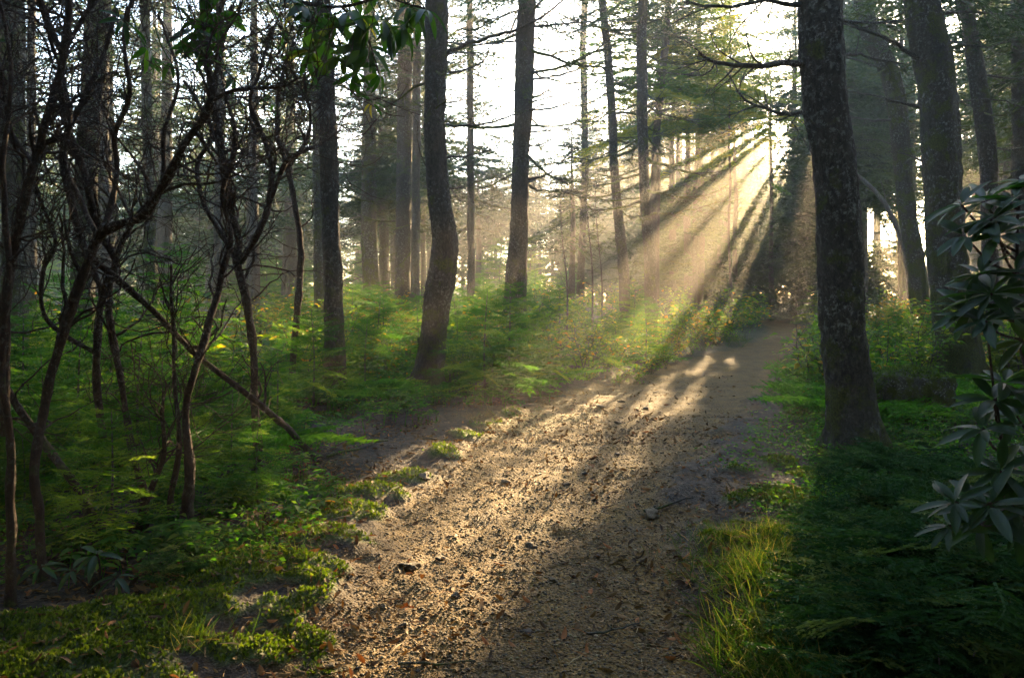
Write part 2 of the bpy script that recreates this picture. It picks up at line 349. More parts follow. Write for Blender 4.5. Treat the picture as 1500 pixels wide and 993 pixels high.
# ------------------------------------------------------------------ templates
def leaf_t(nl, w, fold=.25, curl=.3, tip=1.0):
    x = np.linspace(0, 1, nl+1); wd = w*.5*np.sin(PI*np.clip(x, .0, 1)**.9)**.6; wd[0] = w*.03; wd[-1] = w*.02
    z = -curl*x**2
    v = np.stack([np.stack([x, wd, z+fold*wd], -1), np.stack([x, 0*x, z], -1), np.stack([x, -wd, z+fold*wd], -1)], 1).reshape(-1, 3)
    f = []
    for i in range(nl):
        a = i*3; f += [(a, a+3, a+4, a+1), (a+1, a+4, a+5, a+2)]
    return v, np.array(f)
LF1 = (np.array([(0, 0, 0), (.5, .3, .06), (1, 0, -.1), (.5, -.3, .06)]), np.array([(0, 3, 2, 1)]))
LF2, LF3, LR = leaf_t(2, .5), leaf_t(3, .36, .3, .4), leaf_t(7, .26, .4, .42)
def bough_t(ntw, nnd, nl, nw, flat=.35, seed=0, droop=.25):
    """a needled bough along +X, length 1: triangles (n,3,3)"""
    g = np.random.default_rng(seed); T = []
    def axis(x): return np.array([x, .04*math.sin(5*x+seed), -droop*x**1.4+.12*max(0, x-.7)])
    def needles(p, d, n, L):
        d = norm(d)
        side = norm(np.cross(d, [0, 0, 1.]))
        for k in range(n):
            q = p+d*L*(k+.6)/n
            for s in (-1, 1):
                nd = norm(d*(.75+.3*g.random())+side*s*(.8+.3*g.random())+np.array([0, 0, 1.])*(g.random()-.45)*flat*2)
                l = nl*(.7+.6*g.random()); b = norm(np.cross(nd, g.normal(size=3)))*nw*.5
                T.append((q-b, q+b, q+nd*l))
    for i in range(ntw):
        x = .12+.88*(i+.3*g.random())/ntw
        for s in (-1, 1):
            if g.random() < .08: continue
            ang = s*(.85+.35*g.random()); L = (.5-.42*x)*(.7+.5*g.random())+.05
            d = np.array([math.cos(ang), math.sin(ang), -.15-.25*g.random()])
            p = axis(x); e = p+norm(d)*L; b = np.array([0, 0, 1.])*nw*.22
            T.append((p-b, p+b, e))
            needles(p, d, max(2, int(nnd*(L/.45))), L)
    needles(axis(.72), axis(1)-axis(.72), max(2, nnd//2), .3)
    for i in range(5):
        a, b = axis(i/5), axis((i+1)/5); o = np.array([0, .012, .006])*(1-.15*i); T += [(a-o, a+o, b+o*.8), (a-o, b+o*.8, b-o*.8)]
    T = np.array(T).reshape(-1, 3)
    return T, np.arange(len(T)).reshape(-1, 3)
BN = [bough_t(16, 11, .042, .013, seed=i) for i in range(4)]
BM = [bough_t(12, 8, .062, .022, seed=10+i) for i in range(4)]
BS = [bough_t(9, 7, .085, .024, seed=40+i) for i in range(4)]
BF = [bough_t(9, 5, .10, .042, seed=20+i) for i in range(4)]
BH = [bough_t(10, 9, .080, .030, flat=.14, seed=30+i, droop=.18) for i in range(4)]
BFERN = [bough_t(15, 7, .075, .030, flat=.05, seed=50+i, droop=.55) for i in range(3)]
def add_boughs(mb, tmpl, O, D, L, roll=None, prune=False, width=1.0):
    O = np.asarray(O, float); D = norm(D); k = rng.integers(0, len(tmpl), len(O))
    roll = rng.normal(size=len(O))*.25 if roll is None else roll
    for j in range(len(tmpl)):
        s = k == j
        if not s.any(): continue
        M = basis(D[s], None, roll[s])*np.asarray(L)[s][:, None, None]
        M[:, :, 1] *= width
        tv, tf = tmpl[j]
        if not prune: mb.inst(tv, tf, M, O[s]); continue
        v = np.einsum('nij,vj->nvi', M, tv)+O[s][:, None]
        v = v.reshape(-1, 3, 3); c = v.mean(1); r = np.repeat(rng.random(s.sum()), len(tf))
        keep = ~lit(c); v, r = v[keep], r[keep]
        if len(v): mb.add(v.reshape(-1, 3), np.arange(len(v)*3).reshape(-1, 3), np.repeat(r, 3))
def crown(mb, axis, H, cb, R, n, tmpl, shape=.8, prune=True, zb=0):
    """axis(h) -> xy of the trunk at height h (array)"""
    u = (np.arange(n)+rng.random(n))/n; h = cb+(H-cb)*u**1.15
    az = np.arange(n)*2.399963+rng.random(n)*.6
    L = (R*(1-u**1.15)**shape*(.6+.55*rng.random(n))+.25)
    L *= np.where(u < .25, .55+1.6*u*rng.random(n)+.2, 1)
    el = .25*u*2-.15+rng.normal(size=n)*.13
    D = np.stack([np.cos(az)*np.cos(el), np.sin(az)*np.cos(el), np.sin(el)], -1)
    O = np.concatenate([axis(h), (zb+h)[:, None]], 1)
    add_boughs(mb, tmpl, O, D, L, prune=prune, width=1.25)
# dead limbs (shared meshes, length 1 along +X)
def dead_limb(seed, twigs=10, sag=.12, r0=.017):
    g = np.random.default_rng(seed); mb = MB()
    x = np.linspace(0, 1, 9); y = np.cumsum(g.normal(size=9))*.022; z = -sag*np.sin(PI*x*.75)*1.1+.16*np.clip(x-.55, 0, 1)+np.cumsum(g.normal(size=9))*.012
    y -= y[0]; z -= z[0]
    P = np.stack([x, y, z], -1); tube(mb, P, r0*(1-x*.82), 6)
    for i in range(twigs):
        k = .2+.75*g.random(); j = int(k*8); p = P[j]+(P[min(j+1, 8)]-P[j])*(k*8-j); s = 1 if g.random() < .5 else -1
        L = (.12+.28*g.random())*(1.15-k*.6); d = norm(np.array([.75, s*(.4+.5*g.random()), -.35+.6*g.random()]))
        q = [p, p+d*L*.5+np.array([0, 0, -.02]), p+d*L+np.array([.03, 0, .03*g.normal()])]; tube(mb, smooth_line(q, .1), np.linspace(r0*.35, r0*.09, len(smooth_line(q, .1))), 4)
        for _ in range(2):
            e = q[1]; d2 = norm(d+g.normal(size=3)*.5); tube(mb, [e, e+d2*L*.4], [r0*.16, r0*.06], 3)
    return mb.mesh('branch', M_DEAD)
DEAD = [dead_limb(100+i, 9+i % 4, .05+.05*(i % 4)) for i in range(7)]
STUB = [dead_limb(200+i, 2, .1, .03) for i in range(3)]
def limb_child(root, p, az, el, L, meshes=DEAD, name='branch'):
    o = link(name, meshes[rng.integers(len(meshes))], root)
    o.location = Vector(p)-root.location; o.rotation_euler = (rng.normal()*.3, -el, az); o.scale = (L, L, L*(.7+.5*rng.random()))
    return o
def limb_px(root, pts, r0, r1, twigs=8, m=None, name='limb'):
    """limb traced through (px,py,depth) points; radii in metres"""
    P = smooth_line([at(*q) for q in pts], .12); n = len(P); mb = MB()
    P = P+rng.normal(size=P.shape)*.008
    R = np.linspace(r0, r1, n); tube(mb, P, R, 7)
    for i in range(twigs):
        j = int(n*(.2+.78*rng.random())); j = min(j, n-2); d = norm(P[min(j+1, n-1)]-P[j]); 
        sd = norm(np.cross(d, rng.normal(size=3))); dd = norm(d*.7+sd*.7+np.array([0, 0, -.1])); L = .18+.4*rng.random()
        q = smooth_line([P[j], P[j]+dd*L*.5+rng.normal(size=3)*.03, P[j]+dd*L+rng.normal(size=3)*.06], .1); tube(mb, q, np.linspace(R[j]*.4+.001, .0018, len(q)), 4)
        for _ in range(3):
            k = rng.integers(1, len(q)); e = norm(dd+rng.normal(size=3)*.6); l = .06+.16*rng.random(); tube(mb, [q[k], q[k]+e*l*.5+rng.normal(size=3)*.01, q[k]+e*l], [.0025, .002, .0012], 3)
    return part(name, mb, m or M_DEAD, root)

# ------------------------------------------------------------------ ground and path
def build_ground():
    ys = [-24, -16, -8, -5, -3, -1.5, -.5, .3, .9, 1.5]
    while ys[-1] < 131: ys.append(ys[-1]+max(.02, .0062*ys[-1]) if ys[-1] < 14 else ys[-1]+.02*(ys[-1]-9.8))
    ys = np.array(ys)
    u = np.concatenate([np.linspace(-1.9, -.78, 26)[:-1], np.linspace(-.78, .78, 430), np.linspace(.78, 1.9, 26)[1:]])
    wd = np.minimum(np.maximum(ys+2.2, 6), 48)
    wd = np.where(ys > 0, wd, 12.)
    X = u[None]*wd[:, None]; Y = np.repeat(ys[:, None], len(u), 1)
    Z = Hh(X, Y)
    pd = pathd(X, Y); ms = mossd(X, Y)
    pn = sstep(-.12, .16, pd+.1*vn(X*6, Y*6, 0, 71)); mn = sstep(.42, .62, ms)*(1-.65*sstep(0, .4, pd))
    mn = np.maximum(mn, sstep(9, 22, Y)*.35*(1-pn))
    n, m = X.shape; V = np.stack([X, Y, Z], -1).reshape(-1, 3)
    i = np.arange(n-1)[:, None]*m; j = np.arange(m-1)[None]
    Fq = np.stack([i+j, i+j+1, i+m+j+1, i+m+j], -1).reshape(-1, 4)
    isp = (pn.ravel()[Fq].mean(1) > .5)
    for name, sel in (('path', isp), ('ground', ~isp)):
        fq = Fq[sel]; used = np.unique(fq); mp = np.full(len(V), -1); mp[used] = np.arange(len(used))
        mb = MB(); mb.add(V[used], mp[fq]); me = mb.mesh(name, M_GROUND)
        for an, arr in (('pathness', pn), ('mossness', mn)):
            a = me.attributes.new(an, 'FLOAT', 'POINT'); a.data.foreach_set('value', arr.ravel()[used].astype(np.float32))
        tag(link(name, me), 'brown gritty footpath running back between the trees' if name == 'path' else 'dark leaf-littered forest floor with moss patches', None, None, 'structure')
build_ground()

# ------------------------------------------------------------------ hero trees
TREES = []          # (x, y, radius) to keep plants off them
def hero(name, label, base, pts, H=15., m=M_SPRUCE, cb=5.5, R=2.2, nb=46, dead=(2.0, 5.0, 10, .9), tmpl=BM, depth=None, sides=28, step=.05, deadL=.5, group=None, crown_mat=None):
    """pts: (px,py,width px) from the top of the photo down to the base"""
    if depth is None:
        g = gnd(*base); d = g[1]
    else: d = depth; g = np.array([(base[0]-CX)/F*d, d])
    zb = float(Hh(g[0], g[1]))
    W = [np.append(at(px, py, d), w/F*d*.5) for px, py, w in pts]
    W = sorted(W, key=lambda q: q[2])
    W = [np.append(np.array([g[0], d, zb-.12]), W[0][3])]+[q for q in W if q[2] > zb+.12]
    top = W[-1]; dirn = norm(W[-1][:3]-W[-2][:3]); dirn = norm(dirn*.5+np.array([0, 0, .6])); r0 = top[3]
    hz = top[2]
    for k in range(1, 7):
        f = k/6; W.append(np.append(top[:3]+dirn*(H-hz+zb)*f, max(.012, r0*(1-f)**.9)))
    P = smooth_line(W, .1 if d > 12 else step); 
    P[:, 0] += .006*np.sin(P[:, 2]*3.1+d); R_ = np.clip(P[:, 3], .006, 9)
    root = thing(name, label, 'tree', (g[0], d, zb), group)
    mb = MB(); tube(mb, P[:, :3], R_, sides, .5, bark=1+d*.37, flare=zb); part('trunk', mb, m, root)
    ax = lambda h: np.stack([np.interp(h+zb, P[:, 2], P[:, 0]), np.interp(h+zb, P[:, 2], P[:, 1])], -1)
    if nb:
        c = MB(); hx = to_px((g[0], d, 2))[0]; k = (1.2, 1.0, .9) if hx < 480 else ((.2-.03*d, 1.0, 1.3) if 580 < hx < 1000 else (1.0, 1.0, 1.3) if hx < 1100 else (.5, 1.1, 1.1))
        crown(c, ax, H*.99, cb+k[0]+.05*d*(hx < 1100), R*k[1], int(nb*k[2]), tmpl, shape=.55, zb=zb); part('crown', c, crown_mat or M_NEEDLE, root)
    lo, hi, n, L = dead
    for k in range(n):
        h = lo+(hi-lo)*(k+rng.random())/n; xy = ax(np.array([h]))[0]
        limb_child(root, (xy[0], xy[1], zb+h), rng.random()*2*PI, -.05+rng.normal()*.18, L*(.5+.9*rng.random()))
    TREES.append((g[0], d, R_[0]*1.6)); root['hd'] = 0; del root['hd']
    return root, d, P

T1, d1, _ = hero('spruce_tree', 'thick dark spruce with pale lichen spots beside the path, hiding the sun', (1253,668),
    [(1199,0,60),(1210,150,60),(1221,250,61),(1238,500,63),(1248,600,66),(1253,650,70)], 16, M_LICHEN, 5.6, 2.6, 50, (4.6, 6, 6, 1.0), BN, sides=40, step=.03)
for pts, r0, r1, tw_ in [
    ([(1183,92,d1),(1120,96,d1-.2),(1075,98,d1-.3),(1035,88,d1-.5),(1022,79,d1-.55)], .034, .012, 12),
    ([(1190,163,d1),(1150,166,d1+.3),(1110,155,d1+.5),(1080,135,d1+.6),(1066,104,d1+.7)], .024, .006, 12),
    ([(1180,8,d1),(1120,2,d1-.3),(1060,10,d1-.5),(1000,4,d1-.8)], .026, .008, 12),
    ([(1216,28,d1),(1290,35,d1+.3),(1360,20,d1+.4)], .02, .005, 8),
    ([(1206,190,d1-.1),(1168,170,d1-.4),(1145,205,d1-.6),(1135,240,d1-.7)], .009, .003, 6),
    ([(1240,80,d1),(1275,84,d1+.4),(1330,95,d1+.7)], .015, .004, 6)]:
    limb_px(T1, pts, r0, r1, tw_)
T2, d2, _ = hero('spruce_tree', 'slim green-mossed tree leaning left, just right of the lichen-spotted trunk', (1358,505),
    [(1262,0,24),(1278,60,25),(1300,96,26),(1315,166,26),(1326,282,24),(1340,378,25),(1354,483,27)], 13, M_MOSSY, 6.5, 1.7, 34, (4, 7, 8, 1.0))
for pts, r0, r1 in [([(1308,176,d2),(1275,176,d2-.4),(1240,170,d2-.6)], .035, .012), ([(1290,100,d2),(1240,84,d2-.5),(1200,80,d2-.8)], .03, .01), ([(1326,220,d2),(1290,206,d2+.3),(1262,205,d2+.5)], .02, .008)]:
    limb_px(T2, pts, r0, r1, 7)
T3, d3, _ = hero('spruce_tree', 'stout moss-streaked spruce standing behind the glossy rhododendron leaves', (1408,566),
    [(1352,0,46),(1368,100,50),(1378,216,51),(1385,352,50),(1400,478,54),(1408,548,60)], 16, M_MOSSY, 5.5, 2.4, 46, (3.5, 6, 8, 1.1), BN, sides=36, step=.04)
for pts, r0, r1 in [([(1345,88,d3),(1310,62,d3-.3),(1282,50,d3-.5),(1234,34,d3-.8)], .04, .014), ([(1345,158,d3),(1290,142,d3-.3),(1240,135,d3-.5)], .024, .008), ([(1385,20,d3),(1430,18,d3-.3),(1500,24,d3-.6)], .026, .01),
                    ([(1348,235,d3),(1326,226,d3+.2),(1300,222,d3+.3)], .016, .005), ([(1390,60,d3),(1450,70,d3-.4),(1500,50,d3-.7)], .018, .006), ([(1398,150,d3),(1450,145,d3-.4),(1510,160,d3-.6)], .016, .006)]:
    limb_px(T3, pts, r0, r1, 8)
T4, d4, _ = hero('spruce_tree', 'narrow crooked grey trunk right of the stout moss-streaked spruce', (1453,545),
    [(1412,0,18),(1419,30,19),(1432,116,23),(1443,200,24),(1448,260,22),(1449,330,21),(1451,440,21),(1453,520,22)], 12, M_SPRUCE, 6, 1.6, 30, (3.0, 6, 9, .9))
for pts, r0, r1 in [([(1440,110,d4),(1470,115,d4-.2),(1510,116,d4-.4)], .026, .01), ([(1445,215,d4),(1480,220,d4-.2),(1510,214,d4-.4)], .022, .009), ([(1430,160,d4),(1410,150,d4+.3),(1390,146,d4+.4)], .015, .006)]:
    limb_px(T4, pts, r0, r1, 6)
hero('spruce_tree', 'hazy trunk cut by the right edge of the photo', (1497,440), [(1494,0,22),(1496,200,22),(1498,380,22)], 15, M_FARBARK, 6, 2.2, 40, (2, 7, 10, 1.2), depth=17)

L1, dl1, _ = hero('spruce_tree', 'straight slim dark trunk with bright rim, left of the kinked tree', (492,592),
    [(472,0,22),(476,100,25),(482,250,26),(487,400,27),(490,500,28),(492,570,31)], 14, M_SPRUCE, 5.5, 1.9, 40, (2.6, 5.5, 12, .9), BN)
L2, dl2, _ = hero('spruce_tree', 'mossy snag-covered trunk bristling with short dead stubs on its left', (546,487),
    [(541,0,17),(542,100,18),(541,200,20),(541,352,23),(546,440,25),(547,478,26)], 13, M_MOSSY, 7, 1.6, 34, (3.6, 6.5, 10, 1.1))
for k in range(15):
    yy = 215+k*15+rng.random()*8; L = 45+rng.random()*35
    limb_px(L2, [(541,yy,dl2), (541-L*.5,yy+4+rng.random()*8,dl2-.3), (541-L,yy+rng.normal()*7,dl2-.2)] if k % 5 else [(543,yy,dl2), (560,yy-2,dl2-.2), (582,yy-22,dl2-.3)], .022, .007, 1, name='stub')
hero('spruce_tree', 'dead-straight dark trunk between the snag-covered tree and the kinked tree', (589,494), [(590,0,21),(593,80,21),(592,250,22),(590,400,22),(589,480,24)], 14, M_SPRUCE, 6.5, 1.9, 38, (3, 8.5, 24, 1.5))
L4, dl4, _ = hero('spruce_tree', 'kinked trunk bowing to the right at mid height above a mossy foot', (624,578),
    [(640,0,33),(638,60,32),(637,180,30),(641,277,33),(651,340,37),(652,365,38),(645,418,40),(636,478,37),(629,540,38),(626,565,44)], 15, M_SPRUCE, 5.8, 2.1, 42, (3.2, 5.8, 8, 1.2), BN, sides=36)
for pts, r0, r1 in [([(655,185,dl4),(700,184,dl4-.3),(750,170,dl4-.6),(800,152,dl4-.9),(850,138,dl4-1.1)], .02, .005), ([(655,230,dl4),(690,228,dl4-.3),(738,213,dl4-.5)], .018, .005), ([(655,150,dl4),(680,148,dl4+.3),(702,144,dl4+.4)], .014, .004),
                    ([(655,106,dl4),(690,100,dl4-.4),(712,84,dl4-.6),(716,62,dl4-.7)], .018, .006), ([(655,276,dl4),(668,277,dl4-.2),(682,274,dl4-.3)], .016, .006), ([(655,77,dl4),(700,60,dl4-.5),(770,38,dl4-1),(835,-6,dl4-1.4)], .03, .012),
                    ([(655,78,dl4),(700,78,dl4+.3),(760,77,dl4+.5)], .014, .004)]:
    limb_px(L4, pts, r0, r1, 9)
L5, dl5, _ = hero('spruce_tree', 'broad straight grey trunk in the middle, first sunbeams passing behind it', (752,528),
    [(772,0,26),(770,50,26),(766,175,26),(762,260,26),(760,350,27),(755,430,32),(753,478,35),(752,515,42)], 15, M_SPRUCE, 6.5, 2.0, 40, (3.5, 8, 26, 1.7), sides=32)
for pts, r0, r1 in [([(775,163,dl5),(820,156,dl5-.4),(855,138,dl5-.6),(880,115,dl5-.8)], .025, .006), ([(775,194,dl5),(810,190,dl5-.3),(832,178,dl5-.4)], .022, .006), ([(775,215,dl5),(795,212,dl5-.3),(815,201,dl5-.4)], .02, .006), ([(773,262,dl5),(800,256,dl5-.4),(846,216,dl5-.7)], .028, .007),
                    ([(773,266,dl5),(786,262,dl5+.3),(790,256,dl5+.4)], .03, .012), ([(778,118,dl5),(830,108,dl5+.4),(890,82,dl5+.5)], .026, .006), ([(778,150,dl5),(850,130,dl5-.6),(900,105,dl5-1)], .02, .005), ([(760,60,dl5),(700,66,dl5-.5),(640,60,dl5-.9)], .022, .006),
                    ([(778,40,dl5),(840,34,dl5+.5),(920,30,dl5+.9)], .03, .008)]:
    limb_px(L5, pts, r0, r1, 9)
hero('spruce_tree', 'thin wavering dark stem right of the broad grey trunk', (849,468), [(857,0,9),(854,60,9),(856,150,10),(857,250,10),(853,350,10),(850,420,11)], 10, M_SPRUCE, 5.5, 1.2, 30, (2.0, 7.5, 30, 1.2), sides=14)
hero('spruce_tree', 'slender trunk leaning left with its foot in the bright bushes', (918,432), [(882,0,11),(886,40,11),(894,125,12),(902,275,13),(912,380,15)], 14, M_SPRUCE, 7.5, 1.7, 34, (3, 9, 34, 1.6), sides=16, depth=21)
hero('spruce_tree', 'double-stemmed looking trunk crossed by the brightest sunbeams', (956,452), [(941,0,14),(940,100,15),(943,250,15),(948,330,16),(953,400,18)], 15, M_SPRUCE, 7.5, 2, 36, (3, 9, 34, 1.7), sides=18, depth=19)
hero('spruce_tree', 'thin bent stem close behind the sunbeam-crossed trunk', (958,430), [(980,0,8),(974,70,10),(966,150,11),(960,220,10),(957,330,11)], 12, M_FARBARK, 8, 1.6, 30, (5, 10, 24, 1.5), sides=14, depth=24)
hero('spruce_tree', 'faint thin golden-edged trunk in the mist between kinked and broad trunks', (690,412), [(688,0,9),(689,150,10),(690,390,11)], 13, M_FARBARK, 7.5, 1.7, 34, (3, 10, 28, 1.4), sides=14, depth=25)
hero('spruce_tree', 'pale hazy trunk half hidden behind the dead-straight dark trunk', (608,452), [(611,0,11),(610,200,12),(608,400,13)], 13, M_FARBARK, 7, 1.8, 34, (2.5, 8, 18, 1.2), sides=14, depth=22)
hero('spruce_tree', 'trunk half hidden close behind the straight slim dark trunk', (468,500), [(462,0,12),(464,200,13),(467,400,14)], 13, M_MOSSY, 7, 1.8, 32, (3, 7, 12, 1.0), sides=16, depth=17)
hero('spruce_tree', 'wide shadowed trunk at the left edge of the photo', (22,470), [(17,0,33),(19,200,34),(21,400,35)], 15, M_MOSSY, 6, 2.2, 40, (2.5, 6, 12, 1.1), depth=11.5)
hero('spruce_tree', 'mossy trunk with a golden lit edge behind the rhododendron tangle', (122,545), [(146,0,30),(141,50,31),(130,200,31),(122,400,33),(121,500,35)], 15, M_MOSSY, 6, 2.2, 44, (2.3, 6, 14, 1.1), depth=12.5)
hero('spruce_tree', 'medium mossy trunk, second behind the rhododendron tangle', (226,512), [(212,0,13),(217,230,14),(222,400,17),(225,480,19)], 13, M_MOSSY, 6.5, 1.8, 36, (2.3, 6, 12, 1.1), depth=16)
hero('spruce_tree', 'thin orange-tinted trunk behind the leftmost rhododendron stems', (47,440), [(46,0,11),(46,250,12),(47,400,12)], 13, M_FARBARK, 7, 1.7, 34, (2.5, 7, 12, 1.1), depth=19, sides=14)
hero('spruce_tree', 'thin hazy trunk seen through the gap in the rhododendron tangle', (371,440), [(372,0,9),(371,250,10),(371,400,11)], 13, M_FARBARK, 7, 1.7, 34, (2.5, 7, 14, 1.2), depth=23, sides=14)
hero('spruce_tree', 'slim dark trunk behind the curving rhododendron stems', (318,470), [(322,0,11),(320,250,11),(318,420,12)], 13, M_FARBARK, 7, 1.7, 34, (2.5, 7, 12, 1.1), depth=20, sides=14)
# young trees
for (px, py, top, d, w, lab) in [(866,452,235,17,3,'thin bare sapling standing right of the wavering stem'), (829,455,285,17.5,3,'thin bare sapling standing left of the wavering stem'), (880,448,270,18.5,2.5,'short leafless sapling at the edge of the bright bushes')]:
    r = thing('sapling', lab, 'sapling', (*gnd(px, py+20)[:1]*0+(px-CX)/F*d, d, float(Hh((px-CX)/F*d, d))))
    b = np.array(r.location); h = at(px, top, d)[2]-b[2]
    P = smooth_line([b-[0, 0, .05], b+[.03, 0, h*.4], b+[-.08, .1, h*.75], b+[-.12, .1, h]], .15); mb = MB(); tube(mb, P, np.linspace(w/F*d*.5+.006, .004, len(P)), 6)
    for k in range(26):
        j = rng.integers(int(len(P)*.3), len(P)-1); dd = rdir(1, .2, .9)[0]; L = .2+.5*rng.random(); q = smooth_line([P[j], P[j]+dd*L*.5+rng.normal(size=3)*.03, P[j]+dd*L], .12); tube(mb, q, np.linspace(.006, .002, len(q)), 4)
    part('stem', mb, M_DEAD, r)
r = thing('leaning_snag', 'bare curved dead stem leaning from the slim mossed tree to the spotted trunk', 'dead tree', (*gnd(1330, 490), 0)); d = r.location.y; r.location.z = float(Hh(r.location.x, d))
mb = MB(); P = smooth_line([at(1338,485,d), at(1330,400,d), at(1318,345,d), at(1295,297,d), at(1262,262,d+.3), at(1225,240,d+.6)], .12); tube(mb, P, np.linspace(.10, .045, len(P)), 10, bark=3); part('trunk', mb, M_DEAD, r)
limb_px(r, [(1300,305,d),(1296,285,d+.1),(1290,262,d+.2)], .02, .008, 4)

# ------------------------------------------------------------------ the wood behind
GAPS = [(-9999,0,'beyond the left edge of the photo'),(0,60,'behind the leftmost rhododendron stems'),(60,230,'behind the golden-edged mossy trunk'),(230,330,'behind the rhododendron tangle'),(330,470,'behind the reddish bare rhododendron stem'),(470,545,'between the slim dark trunk and snag-covered trunk'),(545,590,'beside the snag-covered trunk'),
        (590,640,'behind the kinked trunk'),(640,755,'between the kinked trunk and the broad trunk'),(755,850,'between the broad trunk and the wavering stem'),(850,915,'right of the wavering stem'),(915,1010,'behind the brightest sunbeams'),(1010,1120,'under the sun gap'),(1120,1205,'at the far end of the path'),
        (1205,1300,'just right of the lichen-spotted trunk'),(1300,1360,'beside the slim leaning mossed tree'),(1360,1440,'behind the stout moss-streaked spruce'),(1440,1500,'behind the glossy rhododendron'),(1500,9999,'beyond the right edge of the photo')]
def gap(p):
    x = to_px(p)[0]
    return next(g for a, b, g in GAPS if a <= x < b)
def far_tree(x, y, H, r, cb, R, nb, tmpl, lab, grp, prune=True, dead=5, cm=None):
    z = float(Hh(x, y)); root = thing('spruce_tree', lab, 'tree', (x, y, z), grp)
    k = 9; hs = np.linspace(-.15, H, k); P = np.stack([x+np.cumsum(rng.normal(size=k))*.035, y+np.cumsum(rng.normal(size=k))*.035, z+hs], -1); P = smooth_line(P, .5)
    mb = MB(); R_ = r*(1-np.clip((P[:, 2]-z)/H, 0, 1)*.93)**.8; tube(mb, P, R_, 10, .5, bark=1+x*.3+y*.1); part('trunk', mb, M_FARBARK, root)
    c = MB(); ax = lambda h: np.stack([np.interp(h+z, P[:, 2], P[:, 0]), np.interp(h+z, P[:, 2], P[:, 1])], -1)
    crown(c, ax, H, cb, R*1.1, int(nb*1.3), tmpl, shape=.58, prune=prune, zb=z)
    if c.n: part('crown', c, cm or M_NEEDLE, root)
    for i in range(dead):
        h = 1.2+(cb-1.2)*(i+rng.random())/dead; xy = ax(np.array([h]))[0]; limb_child(root, (xy[0], xy[1], z+h), rng.random()*2*PI, rng.normal()*.2, .7+1.1*rng.random())
    TREES.append((x, y, r*1.5))
    return root
spots = []
tries = 0
while len(spots) < 150 and tries < 6000:
    tries += 1
    y = 16+rng.random()**.8*62; a = -.72+1.46*rng.random(); x = a*y
    px = CX+F*x/y
    if np.interp(y, _py, _pl)-1.0 < x < np.interp(y, _py, _pr)+.9 and y < 40: continue
    # keep the open bright centre thin, and the hero trunks' sight lines clear
    if y < 24 and (-40 < px < 1220): continue
    if 690 < px < 1010 and (y < 30 or rng.random() < .25): continue
    if 1010 <= px < 1190 and y < 27: continue
    tt = x*CA-y*SA
    if -4.4 < tt < -1.3 or -.75 < tt < .2 or -8.4 < tt < -5.4 and rng.random() < .7: continue
    if any((x-q[0])**2+(y-q[1])**2 < (1.7 if y < 40 else 2.4)**2 for q in spots): continue
    spots.append((x, y))
for x, y in spots:
    px = CX+F*x/y; p = (x, y, 1.5)
    centre = 560 < px < 1010
    H = (7.5+5.5*rng.random()) if centre else (12+6*rng.random())
    if 1010 <= px < 1500 and y > 30: H = 15+5*rng.random()
    thin = .55 if px < 520 else (.5 if px > 1230 else 1.)
    cb = H*(.32+.2*rng.random()) if y > 30 else H*(.42+.12*rng.random())
    if 1010 <= px < 1210 and y > 26: cb = 1.5+2.5*rng.random()
    if px >= 1210: cb = 4+.12*y*rng.random()
    if px < 480 and y > 26: cb = 2+2.5*rng.random()
    size = 'tall' if H > 15.5 else ('short' if H < 10 else 'slender')
    zone = 'sunlit mist' if y > 45 else 'haze'
    lab = f'{size} spruce in the {zone} {gap(p)}'
    far_tree(x, y, H, .10+.012*H*rng.random()+.02, cb, 1.5+.07*H*(.8+.5*rng.random()), int((64 if y < 45 else 48)*thin), BM if y < 30 else BF, lab, 'spruces of the wood '+gap(p), dead=8 if y < 40 else 4)
# dark trees closing the end of the path, and the crowns that hold the sun gaps
for x, y, H, cb, R, lab in [(10.9,33.5,11,.4,1.5,'dense dark conifer clothed to the ground at the far end of the path'),(9.6,37,13,.5,1.9,'dark bushy conifer left of the dense one closing the path'),(12.6,36,14,.6,1.9,'dark bushy conifer right of the dense one closing the path'),
        (13.2,31,13,3.6,2.0,'conifer with bare lower stem right of the far path'),(8.6,31,9.5,2.6,1.6,'light-crowned conifer left of the far path'),(6.6,29.5,10.5,3.0,1.7,'thin-crowned conifer standing in the sunbeams'),(14.8,34,15,3.8,2.2,'tall full conifer behind the slim leaning tree'),(16,40,16,4.0,2.4,'tall conifer filling the gap right of the far path')]:
    far_tree(x, y, H, .12, cb, R, 95, BM, lab, None, dead=3)
def st_xy(s, t): return s*SA+t*CA, s*CA-t*SA
q = 0
for s0, ta, tb, n, Ha, Hb, cb in [(29.5,-5.6,1.6,6,10,12.5,1.6),(34,-6.4,2.0,7,11.5,14,1.0),(39.5,-7,2.4,7,12,15,.8),(66,-16,-4,9,17,20,2.0),(75,-19,-3,10,19,22,2.0),(84,-24,-2,12,20,24,2.0),(94,-28,0,12,21,25,3)]:
    for k in range(n):
        t = ta+(tb-ta)*(k+.5+.5*(rng.random()-.5))/n; s1 = s0+3.5*(rng.random()-.5); x, y = st_xy(s1, t)
        if -4.2 < t < -1.35 or -.7 < t < .15: t += rng.choice([-1, 1])*.9; x, y = st_xy(s1, t)
        if -4.1 < t < -1.5 and s0 < 60: continue
        if np.interp(y, _py, _pl)-.5 < x < np.interp(y, _py, _pr)+.5 and y < 36: x += 2.2
        H = Ha+(Hb-Ha)*rng.random(); p = (x, y, 1.5)
        far_tree(x, y, H, .13+.005*H, cb+rng.random(), 2.0+.02*s0, 110 if s0 < 50 else 84, BM if s0 < 36 else BF, ('full-crowned spruce' if s0 < 50 else 'tall misty spruce')+' against the low sun '+gap(p), 'spruces against the sun '+gap(p), dead=3 if s0 < 50 else 0)
